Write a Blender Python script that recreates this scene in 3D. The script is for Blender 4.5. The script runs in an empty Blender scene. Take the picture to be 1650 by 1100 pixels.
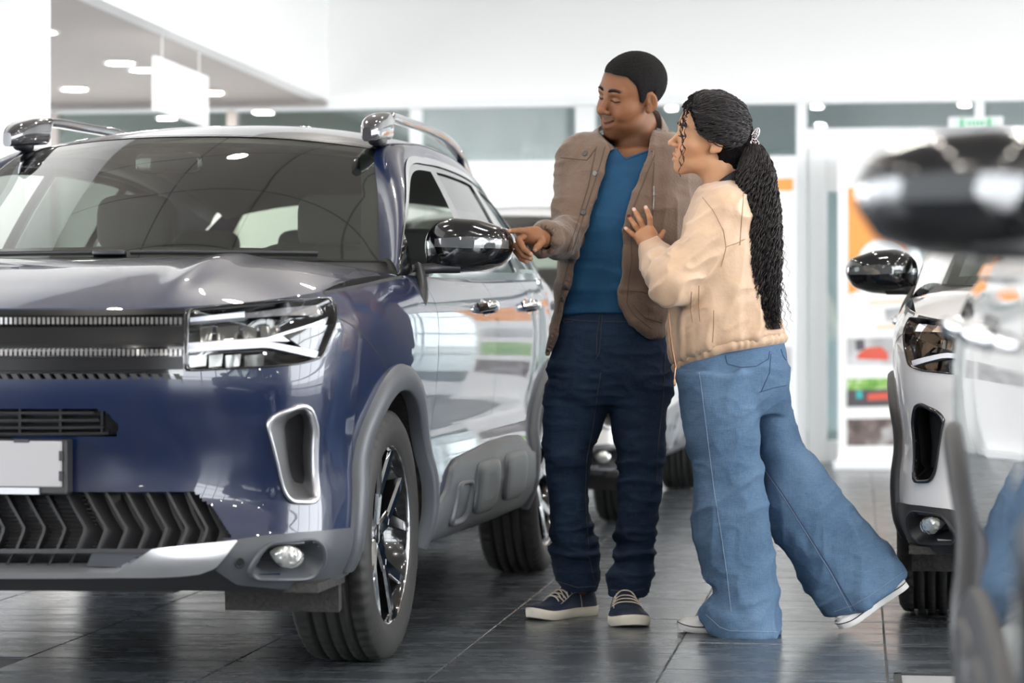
import bpy, bmesh, math, random
import numpy as np
from mathutils import Vector, Matrix

# ------------------------------------------------------------------ camera, world, exposure
SC = bpy.context.scene
COL = SC.collection
FPX, CX, HOR, CAMH = 4000.0, 825.0, 545.0, 0.90      # focal length in px of the 1650 wide frame, principal column, horizon row, eye height
cam = bpy.data.objects.new('camera', bpy.data.cameras.new('camera'))
COL.objects.link(cam)
cam.location = (0, 0, CAMH)
cam.rotation_euler = (math.pi / 2, 0, 0)
cam.data.sensor_width = 36.0
cam.data.lens = FPX / 1650.0 * 36.0
cam.data.shift_y = -(550.0 - HOR) / 1650.0
cam.data.clip_end = 200
cam.data.dof.use_dof = True
cam.data.dof.focus_distance = 7.35
cam.data.dof.aperture_fstop = 2.9
SC.camera = cam

world = bpy.data.worlds.new('daylight')
SC.world = world
world.use_nodes = True
bg = world.node_tree.nodes['Background']
bg.inputs[0].default_value = (0.92, 0.96, 1.0, 1)
bg.inputs[1].default_value = 4.6

vs = SC.view_settings
vs.view_transform = 'Standard'
vs.look = 'None'
vs.gamma = 1
vs.use_curve_mapping = False
vs.exposure = 1.32
SC.cycles.use_denoising = True
SC.cycles.max_bounces = 10
SC.cycles.diffuse_bounces = 4
SC.cycles.glossy_bounces = 5
SC.cycles.transparent_max_bounces = 16
SC.cycles.sample_clamp_indirect = 8
SC.cycles.caustics_reflective = False
SC.cycles.caustics_refractive = False

# ------------------------------------------------------------------ helpers: pixels, splines
def W(px, py, Y):
    """world point on the ray of a photo pixel at depth Y"""
    return np.array([(px - CX) / FPX * Y, Y, CAMH - (py - HOR) / FPX * Y])

def herm(xs, ys):
    xs = np.asarray(xs, float); ys = np.asarray(ys, float)
    m = np.gradient(ys, xs, axis=0)
    def f(x):
        x = np.clip(np.asarray(x, float), xs[0], xs[-1])
        i = np.clip(np.searchsorted(xs, x) - 1, 0, len(xs) - 2)
        h = xs[i + 1] - xs[i]; t = (x - xs[i]) / h
        if ys.ndim > 1:
            t = t[..., None]; h = h[..., None]
        return ((2*t**3 - 3*t**2 + 1) * ys[i] + (t**3 - 2*t**2 + t) * h * m[i]
                + (-2*t**3 + 3*t**2) * ys[i + 1] + (t**3 - t**2) * h * m[i + 1])
    return f

def polyl(pts, n):
    """n points spread along an open polyline"""
    p = np.asarray(pts, float)
    s = np.r_[0, np.cumsum(np.linalg.norm(np.diff(p, axis=0), axis=1))]
    q = np.linspace(0, s[-1], n)
    return np.stack([np.interp(q, s, p[:, k]) for k in range(p.shape[1])], 1)

def curvel(pts, n):
    p = np.asarray(pts, float)
    s = np.r_[0, np.cumsum(np.linalg.norm(np.diff(p, axis=0), axis=1))]
    return herm(s, p)(np.linspace(0, s[-1], n))

def ploop(pts, n):
    p = list(map(tuple, pts)); p.append(p[0])
    return polyl(p, n + 1)[:-1]

def smooth_loop(p, it=2):
    for _ in range(it):
        p = (np.roll(p, 1, 0) + 2 * p + np.roll(p, -1, 0)) / 4
    return p

# ------------------------------------------------------------------ materials
MATS = {}
def new_mat(name):
    m = bpy.data.materials.new(name); m.use_nodes = True
    nt = m.node_tree; b = nt.nodes['Principled BSDF']
    MATS[name] = m
    return m, nt, b

def pbr(name, col, rough=0.5, metal=0.0, coat=0.0, spec=0.5, bump=None, vary=None, coat_rough=0.03, sheen=0):
    m, nt, b = new_mat(name)
    b.inputs['Base Color'].default_value = (*col, 1)
    b.inputs['Roughness'].default_value = rough
    b.inputs['Metallic'].default_value = metal
    b.inputs['Coat Weight'].default_value = coat
    b.inputs['Coat Roughness'].default_value = coat_rough
    b.inputs['Specular IOR Level'].default_value = spec
    b.inputs['Sheen Weight'].default_value = sheen
    tc = nt.nodes.new('ShaderNodeTexCoord')
    if bump:
        sc, st, det = bump[:3]
        n = nt.nodes.new('ShaderNodeTexNoise'); n.inputs['Scale'].default_value = sc; n.inputs['Detail'].default_value = det
        if len(bump) > 3:
            mp = nt.nodes.new('ShaderNodeMapping'); mp.inputs['Scale'].default_value = bump[3]
            nt.links.new(tc.outputs['Object'], mp.inputs[0]); nt.links.new(mp.outputs[0], n.inputs['Vector'])
        else:
            nt.links.new(tc.outputs['Object'], n.inputs['Vector'])
        bp = nt.nodes.new('ShaderNodeBump'); bp.inputs['Strength'].default_value = st; bp.inputs['Distance'].default_value = 0.01
        nt.links.new(n.outputs['Fac'], bp.inputs['Height']); nt.links.new(bp.outputs[0], b.inputs['Normal'])
    if vary:
        sc, amt, col2 = vary[:3]
        n = nt.nodes.new('ShaderNodeTexNoise'); n.inputs['Scale'].default_value = sc; n.inputs['Detail'].default_value = 5
        if len(vary) > 3:
            mp = nt.nodes.new('ShaderNodeMapping'); mp.inputs['Scale'].default_value = vary[3]
            nt.links.new(tc.outputs['Object'], mp.inputs[0]); nt.links.new(mp.outputs[0], n.inputs['Vector'])
        else:
            nt.links.new(tc.outputs['Object'], n.inputs['Vector'])
        r = nt.nodes.new('ShaderNodeValToRGB')
        r.color_ramp.elements[0].position = 0.5 - 0.25 / max(amt, .01) * .5; r.color_ramp.elements[1].position = 0.5 + 0.25 / max(amt, .01) * .5
        r.color_ramp.elements[0].color = (*col, 1); r.color_ramp.elements[1].color = (*col2, 1)
        nt.links.new(n.outputs['Fac'], r.inputs[0]); nt.links.new(r.outputs[0], b.inputs['Base Color'])
    return m

def emis(name, col, st):
    m, nt, b = new_mat(name)
    b.inputs['Base Color'].default_value = (*col, 1)
    b.inputs['Emission Color'].default_value = (*col, 1)
    b.inputs['Emission Strength'].default_value = st
    return m

def thin_glass(name, tint, refl=1.0, base=0.04):
    m, nt, b = new_mat(name)
    out = nt.nodes['Material Output']
    tr = nt.nodes.new('ShaderNodeBsdfTransparent'); tr.inputs[0].default_value = (*tint, 1)
    gl = nt.nodes.new('ShaderNodeBsdfGlossy'); gl.inputs['Roughness'].default_value = 0.0; gl.inputs[0].default_value = (refl, refl, refl, 1)
    fr = nt.nodes.new('ShaderNodeLayerWeight'); fr.inputs[0].default_value = .5
    pw = nt.nodes.new('ShaderNodeMath'); pw.operation = 'POWER'; pw.inputs[1].default_value = 4.5
    ma = nt.nodes.new('ShaderNodeMath'); ma.operation = 'MULTIPLY_ADD'; ma.inputs[1].default_value = .92; ma.inputs[2].default_value = .045 + base
    ma.use_clamp = True
    mx = nt.nodes.new('ShaderNodeMixShader')
    nt.links.new(fr.outputs['Facing'], pw.inputs[0]); nt.links.new(pw.outputs[0], ma.inputs[0]); nt.links.new(ma.outputs[0], mx.inputs[0])
    nt.links.new(tr.outputs[0], mx.inputs[1]); nt.links.new(gl.outputs[0], mx.inputs[2])
    nt.links.new(mx.outputs[0], out.inputs[0])
    return m

def paint(name, col, metal=0.35, rough=0.35):
    return pbr(name, col, rough, metal, coat=1.0, coat_rough=0.012)

# ------------------------------------------------------------------ mesh builders
def mesh_np(name, V, F, mat=None, parent=None, smooth=True):
    """one mesh object from vertex and quad (or tri) arrays; several face arrays may be given as a list"""
    V = np.asarray(V, np.float32)
    Fs = F if isinstance(F, list) else [F]
    Fs = [np.asarray(x, np.int32) for x in Fs if len(x)]
    me = bpy.data.meshes.new(name)
    me.vertices.add(len(V)); me.vertices.foreach_set('co', V.ravel())
    lv = np.concatenate([x.ravel() for x in Fs])
    tot = np.concatenate([np.full(len(x), x.shape[1], np.int32) for x in Fs])
    me.loops.add(len(lv)); me.loops.foreach_set('vertex_index', lv)
    me.polygons.add(len(tot)); me.polygons.foreach_set('loop_start', np.r_[0, np.cumsum(tot)[:-1]].astype(np.int32))
    me.polygons.foreach_set('use_smooth', np.full(len(tot), smooth, bool))
    me.update(calc_edges=True); me.validate()
    o = bpy.data.objects.new(name, me); COL.objects.link(o)
    if mat is not None:
        for m in (mat if isinstance(mat, (list, tuple)) else [mat]):
            me.materials.append(m)
    if parent is not None:
        o.parent = parent
    return o

def grid_faces(n, m, wu=False, wv=False):
    i = np.arange(n if wu else n - 1); j = np.arange(m if wv else m - 1)
    I, J = np.meshgrid(i, j, indexing='ij'); I = I.ravel(); J = J.ravel()
    I2 = (I + 1) % n; J2 = (J + 1) % m
    return np.stack([I * m + J, I2 * m + J, I2 * m + J2, I * m + J2], 1)

class MB:
    """collects pieces of ONE mesh"""
    def __init__(s): s.V = []; s.F4 = []; s.F3 = []; s.n = 0; s.mi4 = []; s.mi3 = []
    def raw(s, V, F, mi=0):
        V = np.asarray(V, float).reshape(-1, 3); F = np.asarray(F, int)
        if len(F):
            (s.F4 if F.shape[1] == 4 else s.F3).append(F + s.n)
            (s.mi4 if F.shape[1] == 4 else s.mi3).append(np.full(len(F), mi))
        s.V.append(V); s.n += len(V); return s
    def grid(s, P, wu=False, wv=False, mi=0):
        n, m = P.shape[:2]
        return s.raw(P.reshape(-1, 3), grid_faces(n, m, wu, wv), mi)
    def fan(s, loop, mi=0):
        loop = np.asarray(loop); c = loop.mean(0); n = len(loop)
        i = np.arange(n)
        return s.raw(np.vstack([loop, c]), np.stack([i, (i + 1) % n, np.full(n, n)], 1), mi)
    def box(s, lo, hi, mi=0):
        lo = np.minimum(lo, hi); hi = np.maximum(lo, hi)
        V = np.array([[x, y, z] for x in (lo[0], hi[0]) for y in (lo[1], hi[1]) for z in (lo[2], hi[2])])
        return s.raw(V, BOXF, mi)
    def obox(s, c, ax, mi=0):
        """oriented box: centre and three half-axis vectors"""
        c = np.asarray(c, float); ax = np.asarray(ax, float)
        V = np.array([c + i * ax[0] + j * ax[1] + k * ax[2] for i in (-1, 1) for j in (-1, 1) for k in (-1, 1)])
        return s.raw(V, BOXF, mi)
    def tube(s, pts, rad, seg=8, cap=True, mi=0, flat=1.0, up=(0, 0, 1)):
        pts = np.asarray(pts, float); n = len(pts); rad = np.broadcast_to(rad, (n,))
        T = np.gradient(pts, axis=0); T /= np.linalg.norm(T, axis=1)[:, None] + 1e-12
        u = np.asarray(up, float); A = np.cross(T, u)
        bad = np.linalg.norm(A, axis=1) < 1e-3
        A[bad] = np.cross(T[bad], (1, 0.02, 0)); A /= np.linalg.norm(A, axis=1)[:, None]
        B = np.cross(A, T)
        th = np.arange(seg) / seg * 2 * np.pi
        P = pts[:, None] + rad[:, None, None] * (np.cos(th)[None, :, None] * A[:, None] + flat * np.sin(th)[None, :, None] * B[:, None])
        s.grid(P, wv=True, mi=mi)
        if cap:
            s.fan(P[0], mi); s.fan(P[-1], mi)
        return s
    def sell(s, c, r, e1=.5, e2=.5, n=16, m=24, R=None, mi=0):
        """superellipsoid"""
        th = np.linspace(-np.pi / 2, np.pi / 2, n); ph = np.arange(m) / m * 2 * np.pi
        sp = lambda x, e: np.sign(x) * np.abs(x) ** e
        X = sp(np.cos(th), e1)[:, None] * sp(np.cos(ph), e2)[None]; Y = sp(np.cos(th), e1)[:, None] * sp(np.sin(ph), e2)[None]
        Z = np.repeat(sp(np.sin(th), e1)[:, None], m, 1)
        P = np.stack([X, Y, Z], 2) * np.asarray(r)
        if R is not None: P = P @ np.asarray(R).T
        return s.grid(P + np.asarray(c), wv=True, mi=mi)
    def build(s, name, mat, parent=None, smooth=True, car=False, mirror=False, merge=False):
        V = np.vstack(s.V)
        if car: V = V[:, [1, 0, 2]]
        Fs = [np.concatenate(x) for x in (s.F4, s.F3) if x]
        mi = np.concatenate([np.concatenate(x) for x in (s.mi4, s.mi3) if x])
        if mirror:
            V = V * np.array([-1, 1, 1])
            Fs = [f[:, ::-1] for f in Fs]
        o = mesh_np(name, V, Fs, mat, parent, smooth)
        if mi.max() > 0: o.data.polygons.foreach_set('material_index', mi.astype(np.int32))
        if merge:
            bm = bmesh.new(); bm.from_mesh(o.data); bmesh.ops.remove_doubles(bm, verts=bm.verts, dist=1e-4)
            bmesh.ops.recalc_face_normals(bm, faces=bm.faces); bm.to_mesh(o.data); bm.free()
        return o
BOXF = np.array([[0, 1, 3, 2], [4, 6, 7, 5], [0, 4, 5, 1], [2, 3, 7, 6], [0, 2, 6, 4], [1, 5, 7, 3]])

def tag(o, label=None, cat=None, group=None, kind=None):
    if label: o['label'] = label
    if cat: o['category'] = cat
    if group: o['group'] = group
    if kind: o['kind'] = kind
    return o

def empty(name, loc, rz=0.0):
    o = bpy.data.objects.new(name, None); COL.objects.link(o)
    o.location = loc; o.rotation_euler = (0, 0, rz); o.empty_display_size = .1
    return o

def bevel(o, w=.005, seg=2):
    m = o.modifiers.new('bevel', 'BEVEL'); m.width = w; m.segments = seg; m.limit_method = 'ANGLE'; m.angle_limit = .6
    return o

# ------------------------------------------------------------------ the showroom (its axes stand 8 degrees off the view axis)
RA = math.radians(8.0)
RU = np.array([math.cos(RA), -math.sin(RA)]); RD = np.array([math.sin(RA), math.cos(RA)])
def ruv(p):  # world xy -> room uv
    return np.array([p[0] * RU[0] + p[1] * RU[1], p[0] * RD[0] + p[1] * RD[1]])
def wallpx(px, py, v):  # photo pixel on the room plane v = const -> (u, z)
    k = np.array([(px - CX) / FPX, 1.0]); Y = v / (k @ RD)
    return (k * Y) @ RU, CAMH - (py - HOR) / FPX * Y
def room(o):
    o.rotation_euler = (0, 0, -RA); return o
def rbox(name, lo, hi, mat, kind='structure', parent=None):
    o = MB().box(lo, hi).build(name, mat, parent, smooth=False)
    if parent is None: room(o)
    if kind: o['kind'] = kind
    return o

wall_white = pbr('wall paint white', (.92, .92, .91), .6, bump=(60, .02, 3))
frame_white = pbr('frame white enamel', (.84, .85, .85), .35)
ceil_mat = pbr('ceiling panels', (.56, .51, .47), .55, bump=(8, .03, 2))
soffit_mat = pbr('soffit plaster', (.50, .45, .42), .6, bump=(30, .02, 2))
grout_mat = pbr('grout', (.16, .16, .16), .7)
part_glass = thin_glass('partition glass', (.82, .89, .89), .9, .10)
pane_dark = pbr('dark seam', (.2, .19, .18), .6)
lamp_glow = emis('lamp diffuser', (1, .95, .87), 130.0)
lamp_rim = pbr('lamp rim', (.8, .78, .74), .4)
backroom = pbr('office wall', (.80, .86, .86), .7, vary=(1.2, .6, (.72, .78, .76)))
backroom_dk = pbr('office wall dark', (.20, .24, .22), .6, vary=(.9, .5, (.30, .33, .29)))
office_ceil = pbr('office ceiling', (.82, .85, .85), .6)
outdoor = pbr('forecourt concrete', (.42, .41, .40), .8, bump=(5, .05, 4))

# slate floor tiles: dark, glossy, cloudy
def tile_mat():
    m, nt, b = new_mat('slate tile')
    L = nt.links.new
    geo = nt.nodes.new('ShaderNodeNewGeometry'); oi = nt.nodes.new('ShaderNodeObjectInfo')
    mp = nt.nodes.new('ShaderNodeMapping'); mp.inputs['Scale'].default_value = (1, 4.0, 1); mp.inputs['Rotation'].default_value = (0, 0, RA)
    L(geo.outputs['Position'], mp.inputs[0])
    n1 = nt.nodes.new('ShaderNodeTexNoise'); n1.inputs['Scale'].default_value = 2.6; n1.inputs['Detail'].default_value = 8; n1.inputs['Roughness'].default_value = .65
    L(mp.outputs[0], n1.inputs['Vector'])
    r = nt.nodes.new('ShaderNodeValToRGB')
    r.color_ramp.elements[0].position = .3; r.color_ramp.elements[0].color = (.034, .040, .047, 1)
    r.color_ramp.elements[1].position = .75; r.color_ramp.elements[1].color = (.120, .135, .152, 1)
    L(n1.outputs['Fac'], r.inputs[0])
    mx = nt.nodes.new('ShaderNodeMix'); mx.data_type = 'RGBA'; mx.blend_type = 'MULTIPLY'; mx.inputs[0].default_value = 1
    mr = nt.nodes.new('ShaderNodeMapRange'); mr.inputs[3].default_value = .85; mr.inputs[4].default_value = 1.2
    L(oi.outputs['Random'], mr.inputs[0]); L(r.outputs[0], mx.inputs[6]); L(mr.outputs[0], mx.inputs[7]); L(mx.outputs[2], b.inputs['Base Color'])
    rr = nt.nodes.new('ShaderNodeMapRange'); rr.inputs[1].default_value = .3; rr.inputs[2].default_value = .8; rr.inputs[3].default_value = .20; rr.inputs[4].default_value = .36
    L(n1.outputs['Fac'], rr.inputs[0]); L(rr.outputs[0], b.inputs['Roughness'])
    bp = nt.nodes.new('ShaderNodeBump'); bp.inputs['Strength'].default_value = .10; bp.inputs['Distance'].default_value = .004
    L(n1.outputs['Fac'], bp.inputs['Height']); L(bp.outputs[0], b.inputs['Normal'])
    b.inputs['Specular IOR Level'].default_value = .6
    return m
slate = tile_mat()

VB = 17.68                                   # the partition at the back of the hall
U_SOF = -3.84; Z_SOF = 2.63; Z_CEIL = 4.1; U_L, U_R, V_F = -8.5, 7.5, -7.0

floor = rbox('floor', (U_L, V_F, -.20), (U_R, 25, -.005), grout_mat)
TS = .60; g = .0025
tile0 = None
tb = MB().box((g, g, -.012), (TS - g, TS - g, 0)).build('tile', slate, floor, smooth=False)
bevel(tb, .0015, 1)
us = -.53 + TS * np.arange(-9, 8); vs_ = 7.35 + TS * np.arange(-4, 17)
first = True
for v in vs_:
    for u in us:
        X = u * RU[0] + v * RD[0]; Y = u * RU[1] + v * RD[1]
        if abs((X + .3) / max(Y, .1)) > .26: continue
        if first: t = tb; first = False
        else:
            t = tb.copy(); COL.objects.link(t); t.parent = floor
        t.location = (u, v, 0)
# beyond the tiles one can tell apart the floor goes on as one slab of the same slate
for k, (lo, hi) in enumerate([((U_L, V_F, -.004), (U_R, 4.9, -.0005)), ((U_L, 17.6, -.004), (U_R, 25, -.0005))]):
    MB().box(lo, hi).build('tile_field', slate, floor, smooth=False)['kind'] = 'stuff'
MB().box((2.9, 4.9, -.004), (U_R, 17.6, -.0025)).build('tile_field', slate, floor, smooth=False)['kind'] = 'stuff'
MB().box((U_L, 4.9, -.004), (-4.6, 17.6, -.0025)).build('tile_field', slate, floor, smooth=False)['kind'] = 'stuff'
gr = MB().box((-60, -60, -.5), (60, 60, -.25)).build('ground', outdoor, smooth=False); gr['kind'] = 'structure'

# ceilings
ceil = rbox('ceiling', (U_SOF, V_F, Z_CEIL), (U_R, VB, Z_CEIL + .2), ceil_mat)
for k in range(1, 20):                       # recessed seams between the ceiling panels
    u = U_SOF + k * .9
    if u < U_R: MB().box((u - .008, V_F, Z_CEIL - .004), (u + .008, VB, Z_CEIL + .01)).build('panel_seam', pane_dark, ceil, smooth=False)
for k in range(1, 28):
    v = V_F + k * .9
    if v < VB: MB().box((U_SOF, v - .008, Z_CEIL - .004), (U_R, v + .008, Z_CEIL + .01)).build('panel_seam', pane_dark, ceil, smooth=False)
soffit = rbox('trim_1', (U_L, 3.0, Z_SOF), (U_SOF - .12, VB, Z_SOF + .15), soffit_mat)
rbox('wall_mezzanine', (U_SOF - .12, 3.0, Z_SOF), (U_SOF, VB, Z_CEIL), wall_white)
rbox('trim_2', (U_L, 2.9, Z_SOF), (U_SOF - .12, 3.0, Z_CEIL), wall_white)
rbox('trim_3', (U_L, V_F, Z_CEIL), (U_SOF, 3.0, Z_CEIL + .2), ceil_mat)
rbox('wall_back', (U_SOF - .12, VB, Z_SOF), (U_R, VB + .2, Z_CEIL + .2), wall_white)
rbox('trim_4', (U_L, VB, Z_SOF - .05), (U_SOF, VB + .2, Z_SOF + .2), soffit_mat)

# white column at the left
uc, _ = wallpx(70, 200, 11.5)
col_ = rbox('trim_5', (uc - .55, 11.25, 0), (uc, 11.60, Z_SOF), wall_white)
col_.name = 'wall_column'

# the glazed partition: posts, rails, panes
def mull(name, px0, px1, z0, z1, dv=.0, mat=frame_white, dep=.12):
    a, _ = wallpx(px0, 300, VB + dv); b, _ = wallpx(px1, 300, VB + dv)
    return rbox(name, (a, VB + dv, z0), (b, VB + dv + dep, z1), mat)
n = 1
for px0, px1 in ((60, 92), (365, 381), (660, 679), (927, 958), (1283, 1300), (1571, 1586), (1800, 1816)):
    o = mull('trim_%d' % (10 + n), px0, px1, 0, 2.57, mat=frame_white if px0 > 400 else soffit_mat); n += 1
_, zt0 = wallpx(1450, 205, VB); _, zt1 = wallpx(1450, 240, VB)
mull('trim_20', 1300, 2100, zt1, zt0)
mull('trim_21', 60, 2100, 2.56, Z_SOF, dep=.14, mat=frame_white)
_, zl = wallpx(800, 259, VB)
mull('wall_parapet', -400, 1283, 0, zl, dv=.02, dep=.08, mat=wall_white)     # solid white lower panels
for k, (px0, px1, z0, z1) in enumerate(((-400, 60, zl, 2.56), (92, 365, zl, 2.56), (381, 660, zl, 2.56), (679, 927, zl, 2.56), (958, 1283, zl, 2.56), (1300, 1571, zt0, 2.56), (1586, 1800, zt0, 2.56))):
    a, _ = wallpx(px0, 300, VB + .05); b, _ = wallpx(px1, 300, VB + .05)
    w = rbox('window_%d' % (k + 1), (a, VB + .05, z0), (b, VB + .06, z1), part_glass)

# glass door with a white frame
def door(idx, px0, px1, gl0, gl1):
    z_b = 0.02; v0 = VB + .01
    a, _ = wallpx(px0, 300, v0); b, _ = wallpx(px1, 300, v0); c, _ = wallpx(gl0, 300, v0); d_, _ = wallpx(gl1, 300, v0)
    zt = zt1
    m = MB().box((a, v0, z_b), (c, v0 + .07, zt)).box((d_, v0, z_b), (b, v0 + .07, zt)).box((c, v0, zt - .30), (d_, v0 + .07, zt)).box((c, v0, z_b), (d_, v0 + .07, z_b + .16))
    o = room(m.build('door_%d' % idx, frame_white, smooth=False)); o['kind'] = 'structure'; bevel(o, .01)
    MB().box((c, v0 + .03, z_b + .16), (d_, v0 + .04, zt - .30)).build('pane', part_glass, o, smooth=False)
    hm = MB().tube([(d_ + .08, v0 - .05, .95), (d_ + .08, v0 - .05, 1.35)], .014)
    hm.tube([(d_ + .08, v0, .99), (d_ + .08, v0 - .05, .99)], .01).tube([(d_ + .08, v0, 1.31), (d_ + .08, v0 - .05, 1.31)], .01).build('handle', pbr('door handle steel %d' % idx, (.6, .6, .6), .3, 1.0), o)
door(1, 1302, 1556, 1333, 1530)
door(2, 1588, 1850, 1620, 1820)

# offices behind the partition
VO = 24.5
rbox('wall_office', (U_L, VO, 0), (1.0, VO + .1, 3.2), backroom)
rbox('wall_office_right', (1.0, VO, 0), (U_R + 2, VO + .1, 3.2), wall_white)
rbox('trim_30', (-3.9, VB + .2, 2.75), (U_R + 2, VO, 2.85), office_ceil)
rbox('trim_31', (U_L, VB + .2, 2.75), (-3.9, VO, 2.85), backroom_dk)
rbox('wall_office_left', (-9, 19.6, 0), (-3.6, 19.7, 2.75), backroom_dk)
# corrugated dark shutter strip seen through the upper panes beside the man
for k in range(9):
    a, z0 = wallpx(840 + 11 * k, 235, 20.5); b, z1 = wallpx(840 + 11 * k + 4, 170, 20.5)
    rbox('trim_%d' % (40 + k), (a, 20.5, .3), (b, 20.56, 2.5), wall_white)

# facade frames right, left and behind the camera: daylight comes in between them
def facade(tag_, lo, hi, along, step):
    m = MB(); L = hi - lo
    def put(a0, a1, z0, z1):
        if along == 'v_r': m.box((U_R, a0, z0), (U_R + .12, a1, z1))
        elif along == 'v_l': m.box((U_L - .12, a0, z0), (U_L, a1, z1))
        else: m.box((a0, V_F - .12, z0), (a1, V_F, z1))
    k = lo
    while k <= hi + .01:
        put(k - .04, k + .04, 0, Z_CEIL + .2); k += step
    for z in (0.05, 1.1, 2.9, Z_CEIL - .05): put(lo, hi, z - .05, z + .05)
    o = room(m.build('wall_' + tag_, frame_white, smooth=False)); o['kind'] = 'structure'
facade('right', V_F, 24.5, 'v_r', 1.75)
facade('left', V_F, 24.5, 'v_l', 1.75)
facade('behind', 0.0, U_R, 'u', 1.5)
rbox('wall_behind_left', (U_L, V_F - .12, 0), (-.04, V_F, Z_CEIL + .2), pbr('rear wall grey', (.16, .16, .165), .6))  # unseen wall, closed and darkened to cut the light from behind the camera
rbox('wall_roof_edge', (U_L - .3, V_F - .3, Z_CEIL + .2), (U_R + .3, VB + .3, Z_CEIL + .5), wall_white)

# round ceiling lamps
def make_lamp():
    root = empty('ceiling_lamp', (0, 0, 0))
    th = np.arange(32) / 32 * 2 * np.pi
    prof = [(.082, -.004), (.088, -.012), (.104, -.010), (.108, 0)]
    P = np.stack([[(r * math.cos(t), r * math.sin(t), z) for t in th] for r, z in prof])
    MB().grid(P, wv=True).build('rim', lamp_rim, root)
    MB().fan([(.083 * math.cos(t), .083 * math.sin(t), -.006) for t in th]).build('diffuser', lamp_glow, root)
    return root
def copy_tree(o, parent=None):
    c = o.copy(); COL.objects.link(c); c.parent = parent
    if parent is not None: c.matrix_parent_inverse = o.matrix_parent_inverse.copy()
    for ch in list(o.children): copy_tree(ch, c)
    return c
lamp0 = make_lamp(); used = False
def put_lamp(u, v, z, label, group):
    global used
    o = copy_tree(lamp0) if used else lamp0
    used = True
    o.location = (u * RU[0] + v * RD[0], u * RU[1] + v * RD[1], z); tag(o, label, 'lamp', group)
for px, py in ((194, 100), (120, 142), (66, 50), (340, 148), (232, 111)):
    Y = (Z_SOF - CAMH) * FPX / (HOR - py); p = W(px, py, Y); uv = ruv(p)
    put_lamp(uv[0], uv[1], Z_SOF, 'round glowing downlight set in the low soffit beside the white column', 'downlights in the soffit')
for i in range(5):
    for j in range(7):
        put_lamp(-2.6 + 2.0 * i, -5.0 + 3.0 * j, Z_CEIL, 'round downlight in the high panelled ceiling of the hall', 'downlights in the high ceiling')
for px, py in ((1192, 168), (1217, 163)):
    Y = (2.75 - CAMH) * FPX / (HOR - py); p = W(px, py, Y); uv = ruv(p)
    put_lamp(uv[0], min(uv[1], VO - .3), 2.75, 'round office ceiling lamp seen through the glass partition', 'office lamps')

# hanging blank sign under the soffit
sg = empty('hanging_sign', (0, 0, 0), -RA)
p0 = ruv(W(245, 90, 14.0)); z1 = W(245, 90, 14.0)[2]; z0 = W(250, 178, 14.0)[2]
m = MB().box((p0[0], p0[1], z0), (p0[0] + .03, p0[1] + 1.12, z1))
bevel(m.build('panel', pbr('sign white', (.88, .89, .9), .4), sg, smooth=False), .004)
for dv in (.15, .95):
    MB().tube([(p0[0] + .015, p0[1] + dv, z1), (p0[0] + .015, p0[1] + dv, Z_SOF)], .004, 6).build('suspension_wire', lamp_rim, sg)
tag(sg, 'blank white sign board hanging below the soffit', 'sign')

# green exit sign
ex = empty('exit_sign', (0, 0, 0), -RA)
a, z1 = wallpx(1528, 189, VB - .1); b, z0 = wallpx(1616, 209, VB - .1)
bevel(MB().box((a, VB - .13, z0), (b, VB - .07, z1)).build('housing', frame_white, ex, smooth=False), .006)
w_ = (b - a)
sgreen = pbr('exit green', (.02, .5, .22), .5); swh = pbr('exit pale', (.72, .86, .78), .5)
zc = (z0 + z1) / 2; zh = (z1 - z0) / 2 - .012
MB().box((a + .10 * w_, VB - .134, zc - zh), (b - .10 * w_, VB - .130, zc + zh)).build('sign_face', swh, ex, smooth=False)
for f0, f1 in ((.22, .27), (.72, .77)):
    MB().box((a + f0 * w_, VB - .138, zc - zh), (a + f1 * w_, VB - .134, zc + zh)).build('green_bar', sgreen, ex, smooth=False)
for k in range(5):
    f0 = .34 + k * .07
    MB().box((a + f0 * w_, VB - .138, zc - zh * .4), (a + (f0 + .035) * w_, VB - .134, zc + zh * .4)).build('pictogram_mark', sgreen, ex, smooth=False)
tag(ex, 'small white and green emergency exit sign above the glass door', 'sign')

# poster boards
def photo_mat(name, stops, scale):
    m, nt, b = new_mat(name)
    tc = nt.nodes.new('ShaderNodeTexCoord'); n = nt.nodes.new('ShaderNodeTexNoise'); n.inputs['Scale'].default_value = scale; n.inputs['Detail'].default_value = 3
    r = nt.nodes.new('ShaderNodeValToRGB')
    while len(r.color_ramp.elements) < len(stops): r.color_ramp.elements.new(.5)
    for e, (p, c) in zip(r.color_ramp.elements, stops): e.position = p; e.color = (*c, 1)
    nt.links.new(tc.outputs['Object'], n.inputs['Vector']); nt.links.new(n.outputs['Fac'], r.inputs[0]); nt.links.new(r.outputs[0], b.inputs['Base Color'])
    b.inputs['Roughness'].default_value = .35
    return m
orange = pbr('poster orange', (.95, .36, .08), .4)
pwhite = pbr('poster white', (.87, .87, .87), .4)
ph = [photo_mat('photo road', [(.3, (.35, .35, .36)), (.5, (.5, .5, .5)), (.7, (.75, .75, .76))], 6),
      photo_mat('photo hedge', [(.3, (.10, .28, .06)), (.5, (.25, .5, .1)), (.7, (.65, .75, .5))], 22),
      photo_mat('photo interior', [(.3, (.06, .05, .05)), (.52, (.18, .14, .13)), (.75, (.5, .5, .5))], 9)]
red_car = pbr('photo red', (.7, .12, .08), .35); teal = pbr('photo teal', (.05, .5, .5), .4); dkgrey = pbr('photo dark', (.10, .09, .10), .4); tint = pbr('poster print peach', (.93, .72, .58), .4)
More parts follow.
